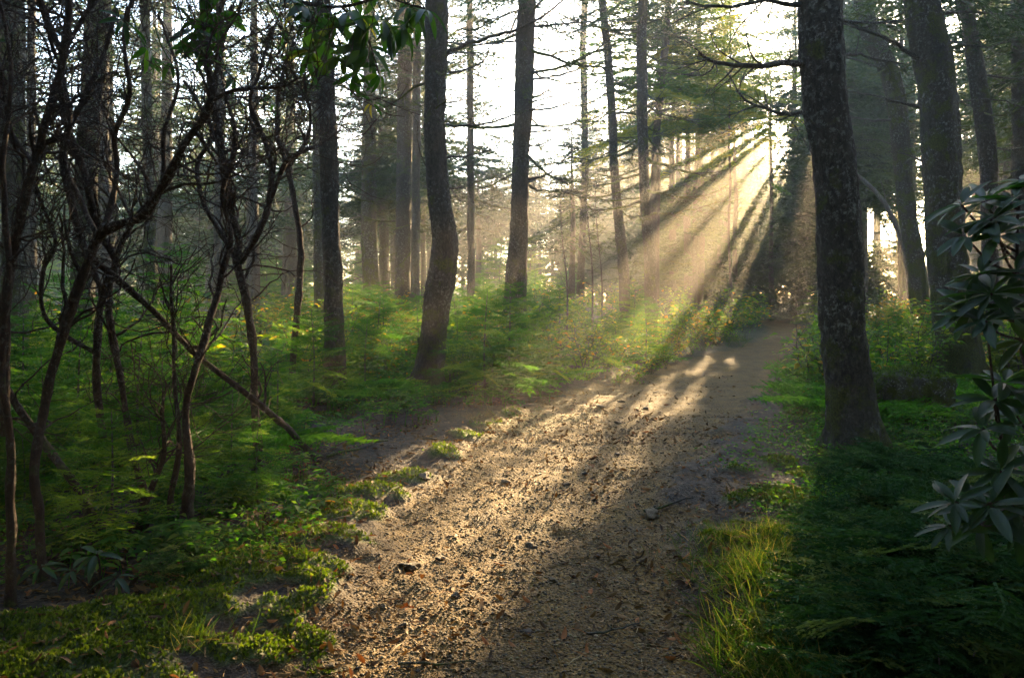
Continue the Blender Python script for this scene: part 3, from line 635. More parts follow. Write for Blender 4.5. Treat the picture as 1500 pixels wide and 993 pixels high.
for k in range(64):
    y = 58+46*rng.random(); px = -160+1150*(k+rng.random())/64; x = (px-CX)/F*y
    H = (y-6)*(.10+.05*rng.random())+4 if px > 560 else 12+6*rng.random()
    far_tree(x, y, H, .10+.006*H, .5+1.5*rng.random(), 1.5+.06*H, 60, BF, 'distant pale spruce low in the mist '+gap((x, y, 1)), 'distant pale spruces '+gap((x, y, 1)), dead=0)
for k, (x, y, H, cb) in enumerate([(-6.2,1.5,14,4.2),(-7.5,4.6,15,4.5),(-5.2,-2.2,14,4.5),(-2.2,-3.4,15,5),(1.9,-2.6,15,5),(4.4,-.8,14,4.6),(-9.5,8.2,15,4.6),(8.8,7.4,14,4.6),(-4.0,-6,15,5),(.3,-6.8,15,5),(4.2,-5.6,15,5),(7.6,-2.6,14,4.5),(-9,-.5,15,4.5),(-8,-5.4,14,4.5),(9.6,2.2,15,4.5),(-11.5,4,14,4.5),(7.8,-7,15,5),(-2.8,.2,13,5.2),(2.9,.9,13,5.4)]):
    far_tree(x, y, H, .17, cb, 2.9, 120, BM, ['sturdy spruce standing beside the viewer, crown overhead','slimmer spruce behind the viewer, crown overhead'][y < 0], 'spruces around the viewer', prune=False, dead=0)  # added out of view, crowns keep sky light off the foreground
for k, (x, y) in enumerate([(11,5.5),(13.5,8),(12,11.5),(15.5,13),(17,9),(15,18),(19,15),(20,21),(-11,6),(-13,9.5),(-12.5,13),(-16,16),(-17,11),(-19,20),(-21,25)]):
    far_tree(x, y, 14+2*rng.random(), .16, .5+1.0*rng.random(), 2.5, 110, BM, 'bushy spruce just outside the '+('right' if x > 0 else 'left')+' edge of the view', 'spruces beside the view', prune=False, dead=0)  # added outside the frame to cut the side light
for k in range(26):
    a = PI+(k/25-.5)*4.1; q = 11.5+3.2*(k % 2)+rng.random()*1.5; x, y = q*math.sin(a), q*math.cos(a)
    if abs(x) > 9 and y > 4: continue
    far_tree(x, y, 13+2*rng.random(), .16, .6+1.2*rng.random(), 2.6, 120, BM, 'bushy spruce of the dark wood behind the viewer', 'spruces behind the viewer', prune=False, dead=0)  # ring of unseen trees added to block low sky from behind
far_tree(6.75, 25.2, 12.5, .05, 5.4, 2.2, 70, BM, 'slim young tree with yellow-green sprays just left of the sun', None, dead=3, cm=M_SUNLITFIR)
far_tree(4.62, 25.6, 13.5, .06, 6.0, 3.0, 80, BM, 'young tree with yellow-green sprays behind the sunbeam-crossed trunk', None, dead=4, cm=M_SUNLITFIR)

# ------------------------------------------------------------------ rhododendrons on the left
def wander(p, d, L, step=.07, w=.28, up=.05):
    P = [np.array(p, float)]; d = norm(d)
    for i in range(max(3, int(L/step))):
        d = norm(d+rng.normal(size=3)*w+np.array([0, 0, up])); P.append(P[-1]+d*step)
    return np.array(P)
def twigtree(mb, p, d, L, r, depth=2, tips=None, sides=5):
    P = wander(p, d, L); n = len(P); R = np.linspace(r, max(.0022, r*.45), n); tube(mb, P, R, sides if r > .006 else 4)
    if depth > 0:
        for k in range(1+rng.integers(1, 3)):
            j = int(n*(.3+.65*rng.random())); j = min(j, n-2); dd = norm(norm(P[j+1]-P[j])+rng.normal(size=3)*.75)
            twigtree(mb, P[j], dd, L*(.45+.35*rng.random()), R[j]*.62, depth-1, tips, sides)
    if tips is not None: tips.append((P[-1], norm(P[-1]-P[-2])))
LRF = leaf_t(7, .27, .35, .14)
def whorl(mb, p, d, n, L, droop=.45, rr=None, tm=None):
    """a rosette of long leaves round the tip of a twig"""
    d = norm(d); B = basis(d[None])[0]; a = np.arange(n)*2*PI/n+rng.random()*6+rng.normal(size=n)*.25
    rad = np.cos(a)[:, None]*B[:, 1]+np.sin(a)[:, None]*B[:, 2]
    D = norm(rad+d*(.45*rng.random(n)[:, None])+np.array([0, 0, -droop])*(.5+rng.random(n)[:, None]))
    up = norm(d+np.array([0, 0, .5])+rad*.1)
    M = basis(D, up, rng.normal(size=n)*.25)*(L*(.7+.5*rng.random(n)))[:, None, None]
    tm = tm or LR; mb.inst(tm[0], tm[1], M, p+D*.012, rng.random(n)*.93 if rr is None else rr)
def rhodo(label, stems, ntw=10, leaves=0, twL=.55, base=None, group=None, leafL=.12, name='rhododendron'):
    """stems: lists of (px,py,depth,width px)"""
    f = stems[0][0]; b = at(f[0], f[1], f[2]) if base is None else base
    root = thing(name, label, 'shrub', (b[0], b[1], float(Hh(b[0], b[1]))), group); tips = []
    tw_mb = MB()
    for st in stems:
        P = np.array([np.append(at(q[0], q[1], q[2]), q[3]/F*q[2]*.41) for q in st]); P = smooth_line(P, .045)
        if label[:9] != 'long dead' and P[0, 2] < Hh(P[0, 0], P[0, 1])+.25: P = np.vstack([[P[0, 0], P[0, 1], float(Hh(P[0, 0], P[0, 1]))-.06, P[0, 3]*1.2], P])
        P[:, :3] += .010*np.stack([vn(P[:, 2]*6, P[:, 0]*3+i, 0, 80+i) for i in range(3)], -1)
        mb = MB(); tube(mb, P[:, :3], P[:, 3]*(1+.16*vn(P[:, 2]*9, P[:, 0]*9, 0, 90)+.14*vn(P[:, 2]*23, P[:, 0]*20, 0, 91)), 12, bark=b[0]+9); part('stem', mb, M_RHODO, root)
        n = len(P)
        for k in range(int(ntw*2.7)):
            j = int(n*(.35+.64*rng.random())); j = min(j, n-2); t = norm(P[j+1, :3]-P[j, :3]); dd = norm(t*.7+rng.normal(size=3)*.7+np.array([0, 0, .25]))
            twigtree(tw_mb, P[j, :3], dd, twL*(.5+.9*rng.random()), P[j, 3]*(.25+.25*rng.random()), 2, tips)
        tips.append((P[-1, :3], norm(P[-1, :3]-P[-2, :3])))
    if tw_mb.n: part('twigs', tw_mb, M_RHODO, root)
    tips = [t for t in tips if t[0][2] > 2.6] or tips
    for k in range(leaves):
        p, d = tips[rng.integers(len(tips))]; mb = MB(); whorl(mb, p, d, 6+rng.integers(4), leafL, .5); part('leaf_whorl', mb, M_RLEAF, root)
    return root, tips
D = 4.35
rhodo('rhododendron with a thick reddish stem forking wide, nearest of the bare tangle', [
    [(65,845,D,17),(58,760,D,16),(50,684,D,16),(66,594,D+.1,17),(82,520,D+.1,18),(121,403,D+.1,18),(146,347,D+.1,19),(180,328,D,17),(216,312,D,17),(262,227,D-.1,15),(312,151,D-.15,13),(300,80,D-.1,11),(318,30,D,9),(345,-40,D,8)],
    [(312,151,D-.15,9),(345,135,D-.3,8),(410,127,D-.5,6),(440,112,D-.6,4)],
    [(146,347,D+.1,12),(160,310,D+.2,11),(172,250,D+.3,9),(168,200,D+.3,9),(188,140,D+.2,8),(182,60,D+.2,7),(200,-30,D+.2,6)],
    [(146,350,D+.1,10),(120,300,D+.3,9),(96,230,D+.4,8),(104,170,D+.4,7),(84,90,D+.5,6),(60,10,D+.5,6),(50,-50,D+.5,5)]], 9, 3)
rhodo('rhododendron stem sweeping up along the left edge with a kink halfway', [
    [(10,640,D+.5,17),(8,520,D+.5,17),(10,423,D+.5,17),(35,292,D+.4,16),(65,191,D+.4,15),(92,80,D+.4,14),(103,0,D+.4,13),(108,-60,D+.4,12)],
    [(92,80,D+.4,11),(70,30,D+.5,10),(52,-40,D+.5,9)], [(50,240,D+.4,9),(20,200,D+.5,8),(2,120,D+.5,8),(-10,40,D+.5,7)]], 10, 2)
rhodo('rhododendron with two sinuous mid-depth stems behind the wide forking one', [
    [(150,640,5.6,13),(142,540,5.6,13),(150,430,5.6,12),(168,380,5.5,12),(140,330,5.5,13),(125,260,5.5,13),(98,180,5.5,12),(90,110,5.4,11),(115,40,5.4,9),(160,-30,5.4,8)],
    [(150,430,5.6,11),(122,360,5.7,12),(104,300,5.7,12),(92,210,5.8,10),(120,150,5.8,9),(150,90,5.8,8),(170,10,5.8,7)],
    [(146,520,5.6,9),(70,470,5.5,8),(62,400,5.5,8),(80,350,5.5,7),(40,260,5.4,6)]], 9, 1)
rhodo('rhododendron whose upright stems split into a candelabra near the slim trunk', [
    [(383,694,6.4,20),(374,620,6.4,16),(371,520,6.4,14),(362,440,6.4,14),(347,385,6.4,15),(350,350,6.4,14),(335,300,6.4,13),(326,240,6.3,13),(315,160,6.3,12),(320,90,6.2,10),(340,10,6.2,8)],
    [(352,385,6.4,12),(380,340,6.2,12),(394,300,6.2,11),(398,245,6.2,10),(380,190,6.2,9),(366,150,6.2,8),(382,100,6.2,7),(400,40,6.2,6)],
    [(347,385,6.4,9),(330,350,6.5,9),(300,300,6.6,8),(290,240,6.7,8),(310,190,6.7,7),(270,120,6.7,6)],
    [(394,300,6.2,8),(420,240,6.1,8),(440,225,6.1,7),(455,180,6.1,5),(446,110,6.1,4)]], 9, 2)
rhodo('rhododendron with a leaning stem crossing low in front of the slim dark trunk', [
    [(274,780,5.1,24),(277,694,5.1,18),(272,600,5.2,13),(285,545,5.2,14),(302,493,5.3,13),(322,420,5.4,11),(338,350,5.4,10),(328,280,5.4,9),(345,210,5.4,8),(330,140,5.4,7)],
    [(262,790,5.1,15),(250,730,5.15,12),(262,650,5.2,9),(255,560,5.3,7),(252,480,5.3,6),(250,390,5.3,5)]], 7, 0)
rhodo('rhododendron with one reddish bare wavy stem left of the slim dark trunk', [
    [(426,566,10.4,13),(430,520,10.4,11),(438,430,10.4,12),(440,352,10.3,11),(432,300,10.2,10),(420,242,10.1,10),(405,190,10,9),(412,120,9.9,7),(430,60,9.8,6)],
    [(422,246,10.1,8),(440,225,10,8),(470,210,9.9,6),(500,190,9.8,4)]], 7, 1, .9)
rhodo('rhododendron leaning out of the dark lower left corner', [
    [(160,795,4.9,19),(125,735,4.9,17),(95,690,4.9,16),(65,650,5,15),(30,600,5,13),(-10,530,5,15),(-40,440,5,14)]], 3, 0)
rhodo('long dead rhododendron stem lying slantwise from the fork down to the path edge', [
    [(462,672,gnd(462,672)[1],12),(430,637,gnd(462,672)[1]-.05,12),(383,594,6,12),(302,533,5.8,11),(257,493,5.6,11),(216,448,5.4,10),(151,393,5.2,11),(120,372,5.1,8)]], 4, 0, name='rhododendron')
rhodo('rhododendron with short crooked trunk forked at knee height in the shade', [
    [(205,800,5.2,20),(213,735,5.2,18),(200,690,5.2,13),(186,619,5.3,12),(178,560,5.3,12),(166,493,5.4,12),(160,420,5.4,10),(190,330,5.4,9),(236,270,5.4,8),(240,190,5.4,7),(262,110,5.4,6),(230,20,5.4,5)],
    [(213,740,5.2,14),(225,700,5.1,12),(240,665,5.1,9),(236,600,5.0,7)]], 7, 0)
rhodo('rhododendron with thin upright stem beside the left edge', [
    [(18,860,4.0,17),(15,760,4.0,16),(14,640,4.0,14),(2,540,4.0,12),(12,400,4.0,10),(4,260,4.0,9),(16,120,4.0,8),(0,0,4,7)]], 7, 0)
# the leafy boughs hanging into the top of the picture
r, tips = rhodo('leafy rhododendron bough hanging into the top from the bare tangle', [
    [(300,-30,4.2,9),(360,-20,4.1,8),(430,0,4.0,7),(500,10,3.9,6),(560,-5,3.8,5)], [(430,0,4.0,5),(465,30,4,4),(478,60,4,3)], [(500,10,3.9,5),(540,60,3.9,4),(556,108,3.9,3)], [(300,-30,4.2,6),(295,10,4.2,5),(300,55,4.2,4)], [(560,-5,3.8,4),(600,8,3.8,3),(622,14,3.8,3)]], 0, 0)
for (px, py, d, n, L, dz) in [(476,58,4,8,.17,-.9),(466,20,4,8,.17,-.5),(540,70,3.9,7,.14,-.7),(556,108,3.9,6,.10,-.6),(298,30,4.2,8,.15,-.6),(300,62,4.2,7,.13,-.9),(600,10,3.8,8,.15,-.3),(624,14,3.8,7,.14,-.2),(415,45,4.0,6,.12,-.6),(512,18,3.9,8,.16,-.4),(250,90,4.3,6,.1,-.3),(336,105,4.2,7,.11,-.5),(545,150,3.9,5,.08,-.5),(520,105,3.9,6,.10,-.6),(446,10,3.95,9,.17,-.6),(490,30,3.9,9,.18,-.8),(530,25,3.85,9,.17,-.7),(455,75,3.95,7,.15,-.9),(500,80,3.9,7,.15,-.9),(560,30,3.8,8,.15,-.5),(590,40,3.8,7,.13,-.6),(320,20,4.2,8,.15,-.6),(284,60,4.2,7,.13,-.8),(180,30,4.3,7,.12,-.6),(215,70,4.3,6,.11,-.6),(575,40,3.85,7,.13,-.5)]:
    mb = MB(); p = at(px, py, d); whorl(mb, p, np.array([.2*rng.normal(), .2*rng.normal(), dz+.7]), n, L, .7)
    tube(mb, smooth_line([p+[0, .0, .0], p+[-.05, .02, .07], p+[-.1, .03, .2]], .05), np.linspace(.003, .005, 6)[:len(smooth_line([p, p+[-.05, .02, .07], p+[-.1, .03, .2]], .05))], 5)
    part('leaf_whorl', mb, M_RLEAF, r)
# the low rosette in the shade at lower left
b = gnd(140, 850); r = thing('rhododendron', 'small rhododendron rosette on the dark ground at lower left', 'shrub', (b[0], b[1], float(Hh(*b))))
B = np.array(r.location)
mb = MB()
for px, py, n, L in [(142,812,8,.15),(170,845,6,.11),(105,835,7,.12),(60,830,7,.11)]:
    p = at(px, py, b[1]-.1); tube(mb, smooth_line([B+[0, 0, -.03], (B+p)/2+[.02, 0, .03], p], .04), np.full(len(smooth_line([B+[0, 0, -.03], (B+p)/2+[.02, 0, .03], p], .04)), .005), 5)
    w = MB(); whorl(w, p, np.array([0, -.3, .8]), n, L, .3); part('leaf_whorl', w, M_RLEAF, r)
part('stem', mb, M_RHODO, r)
# the glossy rhododendron at the right edge
b = gnd(1520, 860); b = np.array([2.05, 3.25]); r = thing('rhododendron', 'glossy dark rhododendron with drooping whorls at the right edge', 'shrub', (b[0], b[1], float(Hh(*b)))); B = np.array(r.location)
WH = [(1442,296,3.2,9,.15),(1452,322,3.1,9,.15),(1470,280,3.3,8,.15),(1462,345,3.05,9,.15),(1436,402,3.1,8,.14),(1452,430,3,9,.15),(1424,452,3.05,9,.15),(1445,470,2.95,8,.15),(1488,400,3.1,9,.16),(1490,330,3.2,8,.15),
      (1456,585,2.95,9,.15),(1470,560,3,9,.15),(1440,628,2.9,8,.13),(1466,690,2.85,9,.15),(1400,735,2.8,7,.12),(1436,770,2.8,8,.13),(1392,770,2.8,6,.11),(1490,610,3,9,.15),(1484,740,2.8,8,.15),(1500,500,3,8,.15),(1498,265,3.3,8,.14),(1520,430,3,8,.15),(1515,680,2.9,8,.15),(1408,300,3.2,7,.13),(1476,450,3.05,9,.15),(1450,740,2.75,8,.14),(1412,345,3.1,8,.13),(1504,760,2.75,8,.14),]
st = MB(); mains = [[B+[0, 0, -.05], at(1530,700,3.1), at(1500,520,3.15), at(1490,400,3.2), at(1492,290,3.3)], [B+[.02, -.03, -.05], at(1510,800,3), at(1480,720,2.95), at(1462,600,3)], [B+[.04, 0, -.05], at(1560,600,3.3), at(1530,400,3.3), at(1520,240,3.4)]]
allp = []
for q in mains:
    P = smooth_line(q, .05); P += rng.normal(size=P.shape)*.004; tube(st, P, np.linspace(.016, .006, len(P)), 8); allp.append(P)
allp = np.vstack(allp)
for (px, py, d, n, L) in WH:
    p = at(px, py, d); c = allp[np.argmin(np.linalg.norm(allp-p-[.08, 0, -.1], axis=1))]; P = smooth_line([c, (c+p)/2+[0, 0, -.03], p], .04); tube(st, P, np.linspace(.006, .004, len(P)), 6)
    w = MB(); whorl(w, p, norm(p-c)*.4+[-.35, -.25, .9], n+2, L*1.0, .16, tm=LRF); part('leaf_whorl', w, M_RLEAF, r)
part('stem', st, M_RHODO, r)

# ------------------------------------------------------------------ undergrowth: prototypes
def proto_leafy(seed, h, nst, nlf, m, tmpl=LF2, size=.06, spread=.5):
    mb, lf = MB(), MB(); O, D = [], []
    for s in range(nst):
        a = rng.random()*6.28; P = wander([rng.normal()*.06, rng.normal()*.06, -.05], [math.cos(a)*spread, math.sin(a)*spread, 1.], h*(.6+.5*rng.random()), .09, .16, .06)
        tube(mb, P, np.linspace(.008, .003, len(P)), 5)
        for k in range(5):
            j = rng.integers(len(P)//3, len(P)-1); Q = wander(P[j], norm(rdir(1, 0, .6)[0]+[0, 0, .2]), h*.35, .07, .22, .03); tube(mb, Q, np.linspace(.004, .0015, len(Q)), 4); O.append(Q); D.append(np.gradient(Q, axis=0))
        O.append(P[len(P)//2:]); D.append(np.gradient(P, axis=0)[len(P)//2:])
    O, D = np.vstack(O), norm(np.vstack(D)); k = rng.integers(0, len(O), nlf); n = nlf
    d = norm(D[k]*.4+rdir(n, -.35, .5)); M = basis(d, None, rng.normal(size=n)*.5)*(size*(.55+.8*rng.random(n)))[:, None, None]
    lf.inst(tmpl[0], tmpl[1], M, O[k]+rng.normal(size=(n, 3))*.02)
    return mb, lf, m
def proto_fir(h, nb, tm, m, R=.55, lay=1.0):
    mb, lf = MB(), MB(); P = smooth_line([[0, 0, -.05], [.02, .01, h*.5], [-.01, .02, h]], .15); tube(mb, P, np.linspace(.007+.008*h, .003, len(P)), 6)
    u = ((np.arange(nb)+rng.random(nb))/nb)**.9; hh = h*(.08+.92*u); az = np.arange(nb)*2.4+rng.random(nb)*.8; L = R*h*(1-u)**.75*(.7+.5*rng.random(nb))+.10
    el = .05+.5*u+rng.normal(size=nb)*.12; D = np.stack([np.cos(az)*np.cos(el), np.sin(az)*np.cos(el), np.sin(el)], -1)
    add_boughs(lf, tm, np.stack([0*u, 0*u, hh], -1), D, L, roll=rng.normal(size=nb)*.2, width=1.2)
    return mb, lf, m
def proto_spray(n, R, m, tm=BH):
    """low sprawling evergreen: layered flat sprays arching outwards"""
    mb, lf = MB(), MB(); az = rng.random(n)*6.28; rr = R*np.sqrt(rng.random(n)); el = .15+.45*rng.random(n)
    O = np.stack([np.cos(az)*rr*.8, np.sin(az)*rr*.8, .05+.38*(1-(rr/R)**2)*rng.random(n)+.10*rng.random(n)], -1)
    a2 = az+rng.normal(size=n)*.7; D = np.stack([np.cos(a2), np.sin(a2), el*.6], -1)
    add_boughs(lf, tm, O, D, .22+.22*rng.random(n), width=1.15)
    for k in range(14):
        a = k*.45+rng.random()*.3; P = smooth_line([[0, 0, -.03], [math.cos(a)*R*.4, math.sin(a)*R*.4, .22], [math.cos(a)*R*.8, math.sin(a)*R*.8, .2+.1*rng.random()]], .1); tube(mb, P, np.linspace(.008, .003, len(P)), 5)
    return mb, lf, m
def proto_herb(n, L, m, tmpl=LF3, up=.5, nst=4):
    mb, lf = MB(), MB()
    for s in range(nst):
        b = np.array([rng.normal()*.10, rng.normal()*.10, -.02]) if nst > 1 else np.array([0, 0, -.02]); h = up*(.6+.6*rng.random()); P = smooth_line([b, b+[rng.normal()*.02, rng.normal()*.02, h*.6], b+[rng.normal()*.05, rng.normal()*.05, h]], .05); tube(mb, P, np.linspace(.0035, .002, len(P)), 4)
        a = np.arange(n)*2*PI/n+rng.random(n)*.5; D = np.stack([np.cos(a), np.sin(a), .15+.3*rng.random(n)], -1); M = basis(D, None, rng.normal(size=n)*.2)*(L*(.7+.5*rng.random(n)))[:, None, None]
        lf.inst(tmpl[0], tmpl[1], M, np.tile(P[-1], (n, 1))-np.outer(rng.random(n)*.35*h, [0, 0, 1.]))
    return mb, lf, m
def proto_fern(n, m):
    mb, lf = MB(), MB(); a = np.arange(n)*6.283/n+rng.random(n)*.5
    for q in a:
        P = smooth_line([[0, 0, -.03], [.1*math.cos(q), .1*math.sin(q), .16], [.2*math.cos(q), .2*math.sin(q), .26]], .06); tube(mb, P, np.full(len(P), .003), 4)
    D = np.stack([np.cos(a), np.sin(a), .35+.3*rng.random(n)], -1); O = np.stack([.10*np.cos(a), .10*np.sin(a), np.full(n, .17)], -1)
    add_boughs(lf, BFERN, O, D, .42+.2*rng.random(n), width=.75); return mb, lf, m
def mk(pr, name, lname, stem_m):
    mb, lf, m = pr; return name, [('stem', mb.mesh('stem', stem_m)), (lname, lf.mesh(lname, m))]
PROTO = {
 'leafy': [mk(proto_leafy(i, 1.0, 7, (520, 360, 240, 420)[i], M_LEAF, LF2, (.062, .085, .115, .072)[i]), 'leafy_shrub', 'foliage', M_DEAD) for i in range(4)],
 'gold': [mk(proto_leafy(i, 1.0, 6, 340, M_SUNGLOW, LF2, .07), 'leafy_shrub', 'foliage', M_DEAD) for i in range(2)],
 'fir': [mk(proto_fir(1.0, 46, BS, M_FIR, .48), 'fir_sapling', 'foliage', M_DEAD) for i in range(4)],
 'spray': [mk(proto_spray(100, .6, M_HEM), 'low_evergreen', 'foliage', M_DEAD) for i in range(4)],
 'herb': [mk(proto_herb(7, .10, M_HERB, LF3, .22, 6), 'broadleaf_plant', 'foliage', M_HERB) for i in range(4)],
 'fern': [mk(proto_fern(9, M_HERB), 'fern', 'fronds', M_HERB) for i in range(3)],
 'star': [mk(proto_herb(9, .12, M_LEAF, LF3, .14, 1), 'broadleaf_plant', 'foliage', M_HERB) for i in range(2)],
}
CAT = {'leafy': 'shrub', 'gold': 'shrub', 'fir': 'sapling', 'spray': 'shrub', 'herb': 'plant', 'fern': 'fern', 'star': 'plant'}
FIRST = {}
def plant(kind, x, y, s, label, group=None, rz=None, sz=None):
    ps = PROTO[kind]; i = rng.integers(len(ps)); nm, parts = ps[i]; z = float(Hh(x, y)); rz = rng.random()*6.28 if rz is None else rz
    if (kind, i) in FIRST:
        r = dup(FIRST[(kind, i)], (x, y, z), rz, s, label, group or label)
        if not group and 'group' in r: del r['group']
    else:
        r = thing(nm, label, CAT[kind], (x, y, z), group); r.rotation_euler = (0, 0, rz); r.scale = (s,)*3
        for pn, me in parts: link(pn, me, r)
        FIRST[(kind, i)] = r
    if sz: r.scale = (s, s, sz)
    return r
def band(y): return 'near' if y < 9 else ('mid-distance' if y < 19 else 'far')
def free(x, y, pad=.25):
    return pathd(np.array([x]), np.array([y]))[0] < -pad and all((x-t[0])**2+(y-t[1])**2 > (t[2]+.12)**2 for t in TREES)
NOUN = {'leafy': 'leafy green shrub', 'gold': 'yellow-leaved shrub', 'fir': 'feathery young fir', 'spray': 'low dark evergreen', 'herb': 'clump of broad-leaved herbs', 'star': 'rosette of pale leaves', 'fern': 'arching fern'}
def scatter(kind, n, pxr, yr, sr, adj='', pad=.25):
    k = t = 0
    while k < n and t < n*30:
        t += 1; y = yr[0]+(yr[1]-yr[0])*rng.random()**1.1; px = pxr[0]+(pxr[1]-pxr[0])*rng.random(); x = (px-CX)/F*y
        if not free(x, y, pad): continue
        g = gap((x, y, 1)); lab = f'{band(y)} {adj}{NOUN[kind]} {g}'; plant(kind, x, y, sr[0]+(sr[1]-sr[0])*rng.random(), lab, lab+' set'); k += 1
# bright bushes along the left edge of the path, in the beams
for i, (px, py, s, kd) in enumerate([(1092,487,1.0,'gold'),(1075,493,1.15,'gold'),(1058,503,1.1,'leafy'),(1040,512,1.15,'gold'),(1022,520,1.0,'leafy'),(1005,528,.95,'gold'),(985,536,.9,'leafy'),(965,545,.75,'leafy'),(944,555,.6,'leafy'),(920,560,.55,'leafy'),
                                     (1048,490,1.3,'leafy'),(1028,500,1.25,'gold'),(1000,508,1.15,'leafy'),(975,516,1.1,'gold'),(950,524,.95,'leafy'),(925,532,.8,'leafy'),(900,545,.7,'leafy'),(1105,480,.95,'leafy'),(880,556,.5,'leafy'),(1070,480,1.4,'leafy')]):
    x, y = gnd(px, py); lab = ('bright yellow-green bush' if kd == 'leafy' else 'golden-leaved bush')+' in the sunbeams along the left path edge'
    plant(kd, x-.15, y, s*.8, lab, 'sunlit bushes, '+kd+' kind', sz=s*.8)
scatter('leafy', 92, (400,1110), (11,27), (.8,1.5))
scatter('fir', 50, (400,960), (10,24), (.8,1.6))
scatter('gold', 22, (380,760), (14,26), (.9,1.5))
scatter('gold', 10, (230,480), (14,24), (.8,1.3))
scatter('leafy', 34, (0,480), (9,22), (.8,1.5))
scatter('fir', 44, (-40,470), (6.5,17), (.6,1.3))
scatter('leafy', 58, (1190,1560), (11,27), (.7,1.5))
scatter('fir', 30, (1190,1560), (12,24), (.6,1.2))
scatter('gold', 6, (1250,1340), (18,26), (.9,1.3))
scatter('fir', 60, (-250,1120), (44,64), (2.2,4.2))
scatter('leafy', 22, (480,1100), (27,42), (1.2,2.0))
scatter('fir', 16, (1560,2100), (6,20), (.8,1.6))
scatter('fir', 16, (-700,-50), (6,20), (.8,1.6))
scatter('fern', 26, (360,1000), (10,18), (.7,1.2), pad=.3)
scatter('fern', 36, (1200,1540), (8.5,18), (.8,1.5), pad=.15)
scatter('fern', 22, (-20,420), (6,12), (.7,1.2), pad=.15)
scatter('herb', 50, (380,900), (8.5,15), (.8,1.4), pad=.1)
scatter('herb', 46, (1200,1520), (6.5,14), (.7,1.3), pad=.1)
scatter('herb', 30, (0,480), (4.6,9), (.6,1.1), pad=.15)
scatter('leafy', 28, (-200,1700), (27,46), (1.0,1.9))
scatter('fir', 40, (-200,1700), (26,44), (1.0,2.0))
# layered young hemlocks in the shade at left
for (px, py, s, lab) in [(60,740,1.1,'dark layered young fir between the leftmost stems'),(120,700,1.25,'dark layered young fir right of the leftmost stems'),(205,690,1.15,'feathery young fir with lit tips under the slanting dead stem'),(30,660,1.4,'tall shaded young fir at the left edge'),(300,660,1.1,'feathery young fir under the candelabra rhododendron'),
                         (260,630,1.3,'young fir behind the crooked forked rhododendron'),(340,640,.95,'small feathery fir left of the slanting stem foot'),(160,640,1.5,'taller young fir deep in the rhododendron shade'),(90,640,1.7,'tallest young fir of the shaded left thicket'),(395,625,.8,'low fir sprig right of the candelabra rhododendron')]:
    x, y = gnd(px, py); plant('fir', x, y, s, lab)
x, y = gnd(252, 575); r = plant('fir', x, y, 2.1, 'lone young spruce with dark top behind the bare stems'); 
for (px, py, s, lab) in [(478,752,1.0,'pale rosette plant on the left moss bank by the path'),(448,764,.7,'smaller pale rosette left of the moss bank plant'),(500,742,.6,'little pale rosette closest to the sunlit path')]:
    x, y = gnd(px, py); plant('star', x, y, s, lab)
for (px, py, s, lab) in [(440,655,1.5,'broad-leaved clump at the foot of the slanting dead stem'),(470,642,1.3,'broad-leaved clump in front of the slim dark trunk'),(690,575,1.5,'lit broad-leaved clump right of the kinked trunk'),(720,570,1.3,'broad-leaved clump at the foot of the broad trunk'),(670,592,1.1,'small broad-leaved clump below the kinked trunk')]:
    x, y = gnd(px, py); plant('herb', x, y, s, lab)
# low evergreen sprays in the lower right corner
SP = [(1275,700,.55,'small evergreen spray at the foot of the lichen-spotted trunk'),(1310,735,.7,'evergreen spray just below the lichen-spotted trunk'),(1330,740,.9,'pale-tipped evergreen spray catching light below the boulder'),(1315,800,.72,'dark evergreen spray beside the lit grass'),(1370,815,.9,'dark evergreen spray left of the drooping leaves'),
      (1390,830,1.1,'dark evergreen spray beneath the drooping leaves'),(1345,890,.85,'dark evergreen spray filling the corner nearest the grass'),(1400,905,1.,'dark evergreen spray in the middle of the lower right corner'),(1440,900,1.1,'dark evergreen spray towards the right edge'),(1370,985,.85,'lowest dark evergreen spray at the bottom edge'),
      (1450,990,1.,'dark evergreen spray at the bottom right'),(1490,960,1.1,'dark evergreen spray in the extreme right corner'),(1480,800,1.0,'dark evergreen spray under the glossy rhododendron'),(1410,740,.8,'evergreen spray right of the fallen wood'),(1285,965,.35,'small evergreen spray between the grass and the bottom edge'),(1310,660,.6,'small evergreen spray under the boulder')]
for px, py, s, lab in SP:
    x, y = gnd(px, py); plant('spray', x, y, s, lab)
for px, py, s, lab in [(262,838,.32,'small evergreen spray on the left moss bank'),(318,812,.3,'little evergreen spray behind the left moss bank')]:
    x, y = gnd(px, py); plant('spray', x, y, s, lab)

scatter('herb', 40, (10,440), (4.4,7.5), (.6,1.1), 'shaded ', pad=.45)
scatter('fir', 14, (-20,420), (4.6,7.5), (.5,.9), 'small shaded ', pad=.6)
# ------------------------------------------------------------------ boulder, stones, wood on the ground
def stone_mesh(name, seed, m, sub=3, box=.55, amp=.12):
    import bmesh
    bm = bmesh.new(); bmesh.ops.create_icosphere(bm, subdivisions=sub, radius=1)
    for v in bm.verts:
        c = np.array(v.co); k = np.max(np.abs(c)); c = c*(1-box)+box*c/k*.85
        c = c*(1+amp*float(fbm(c[0]*1.3+seed, c[1]*1.3, c[2]*1.3, seed, 4))); v.co = c
    me = bpy.data.meshes.new(name); bm.to_mesh(me); bm.free()
    a = me.attributes.new('rnd', 'FLOAT', 'POINT'); a.data.foreach_set('value', np.full(len(me.vertices), (seed*.37) % .45, np.float32))
    for p in me.polygons: p.use_smooth = True
    me.materials.append(m); return me
b = gnd(1352, 628); z = float(Hh(*b)); r = thing('boulder', 'squared dark boulder with a bright mossy rim behind the spotted trunk', 'rock', (b[0], b[1]+.25, z))
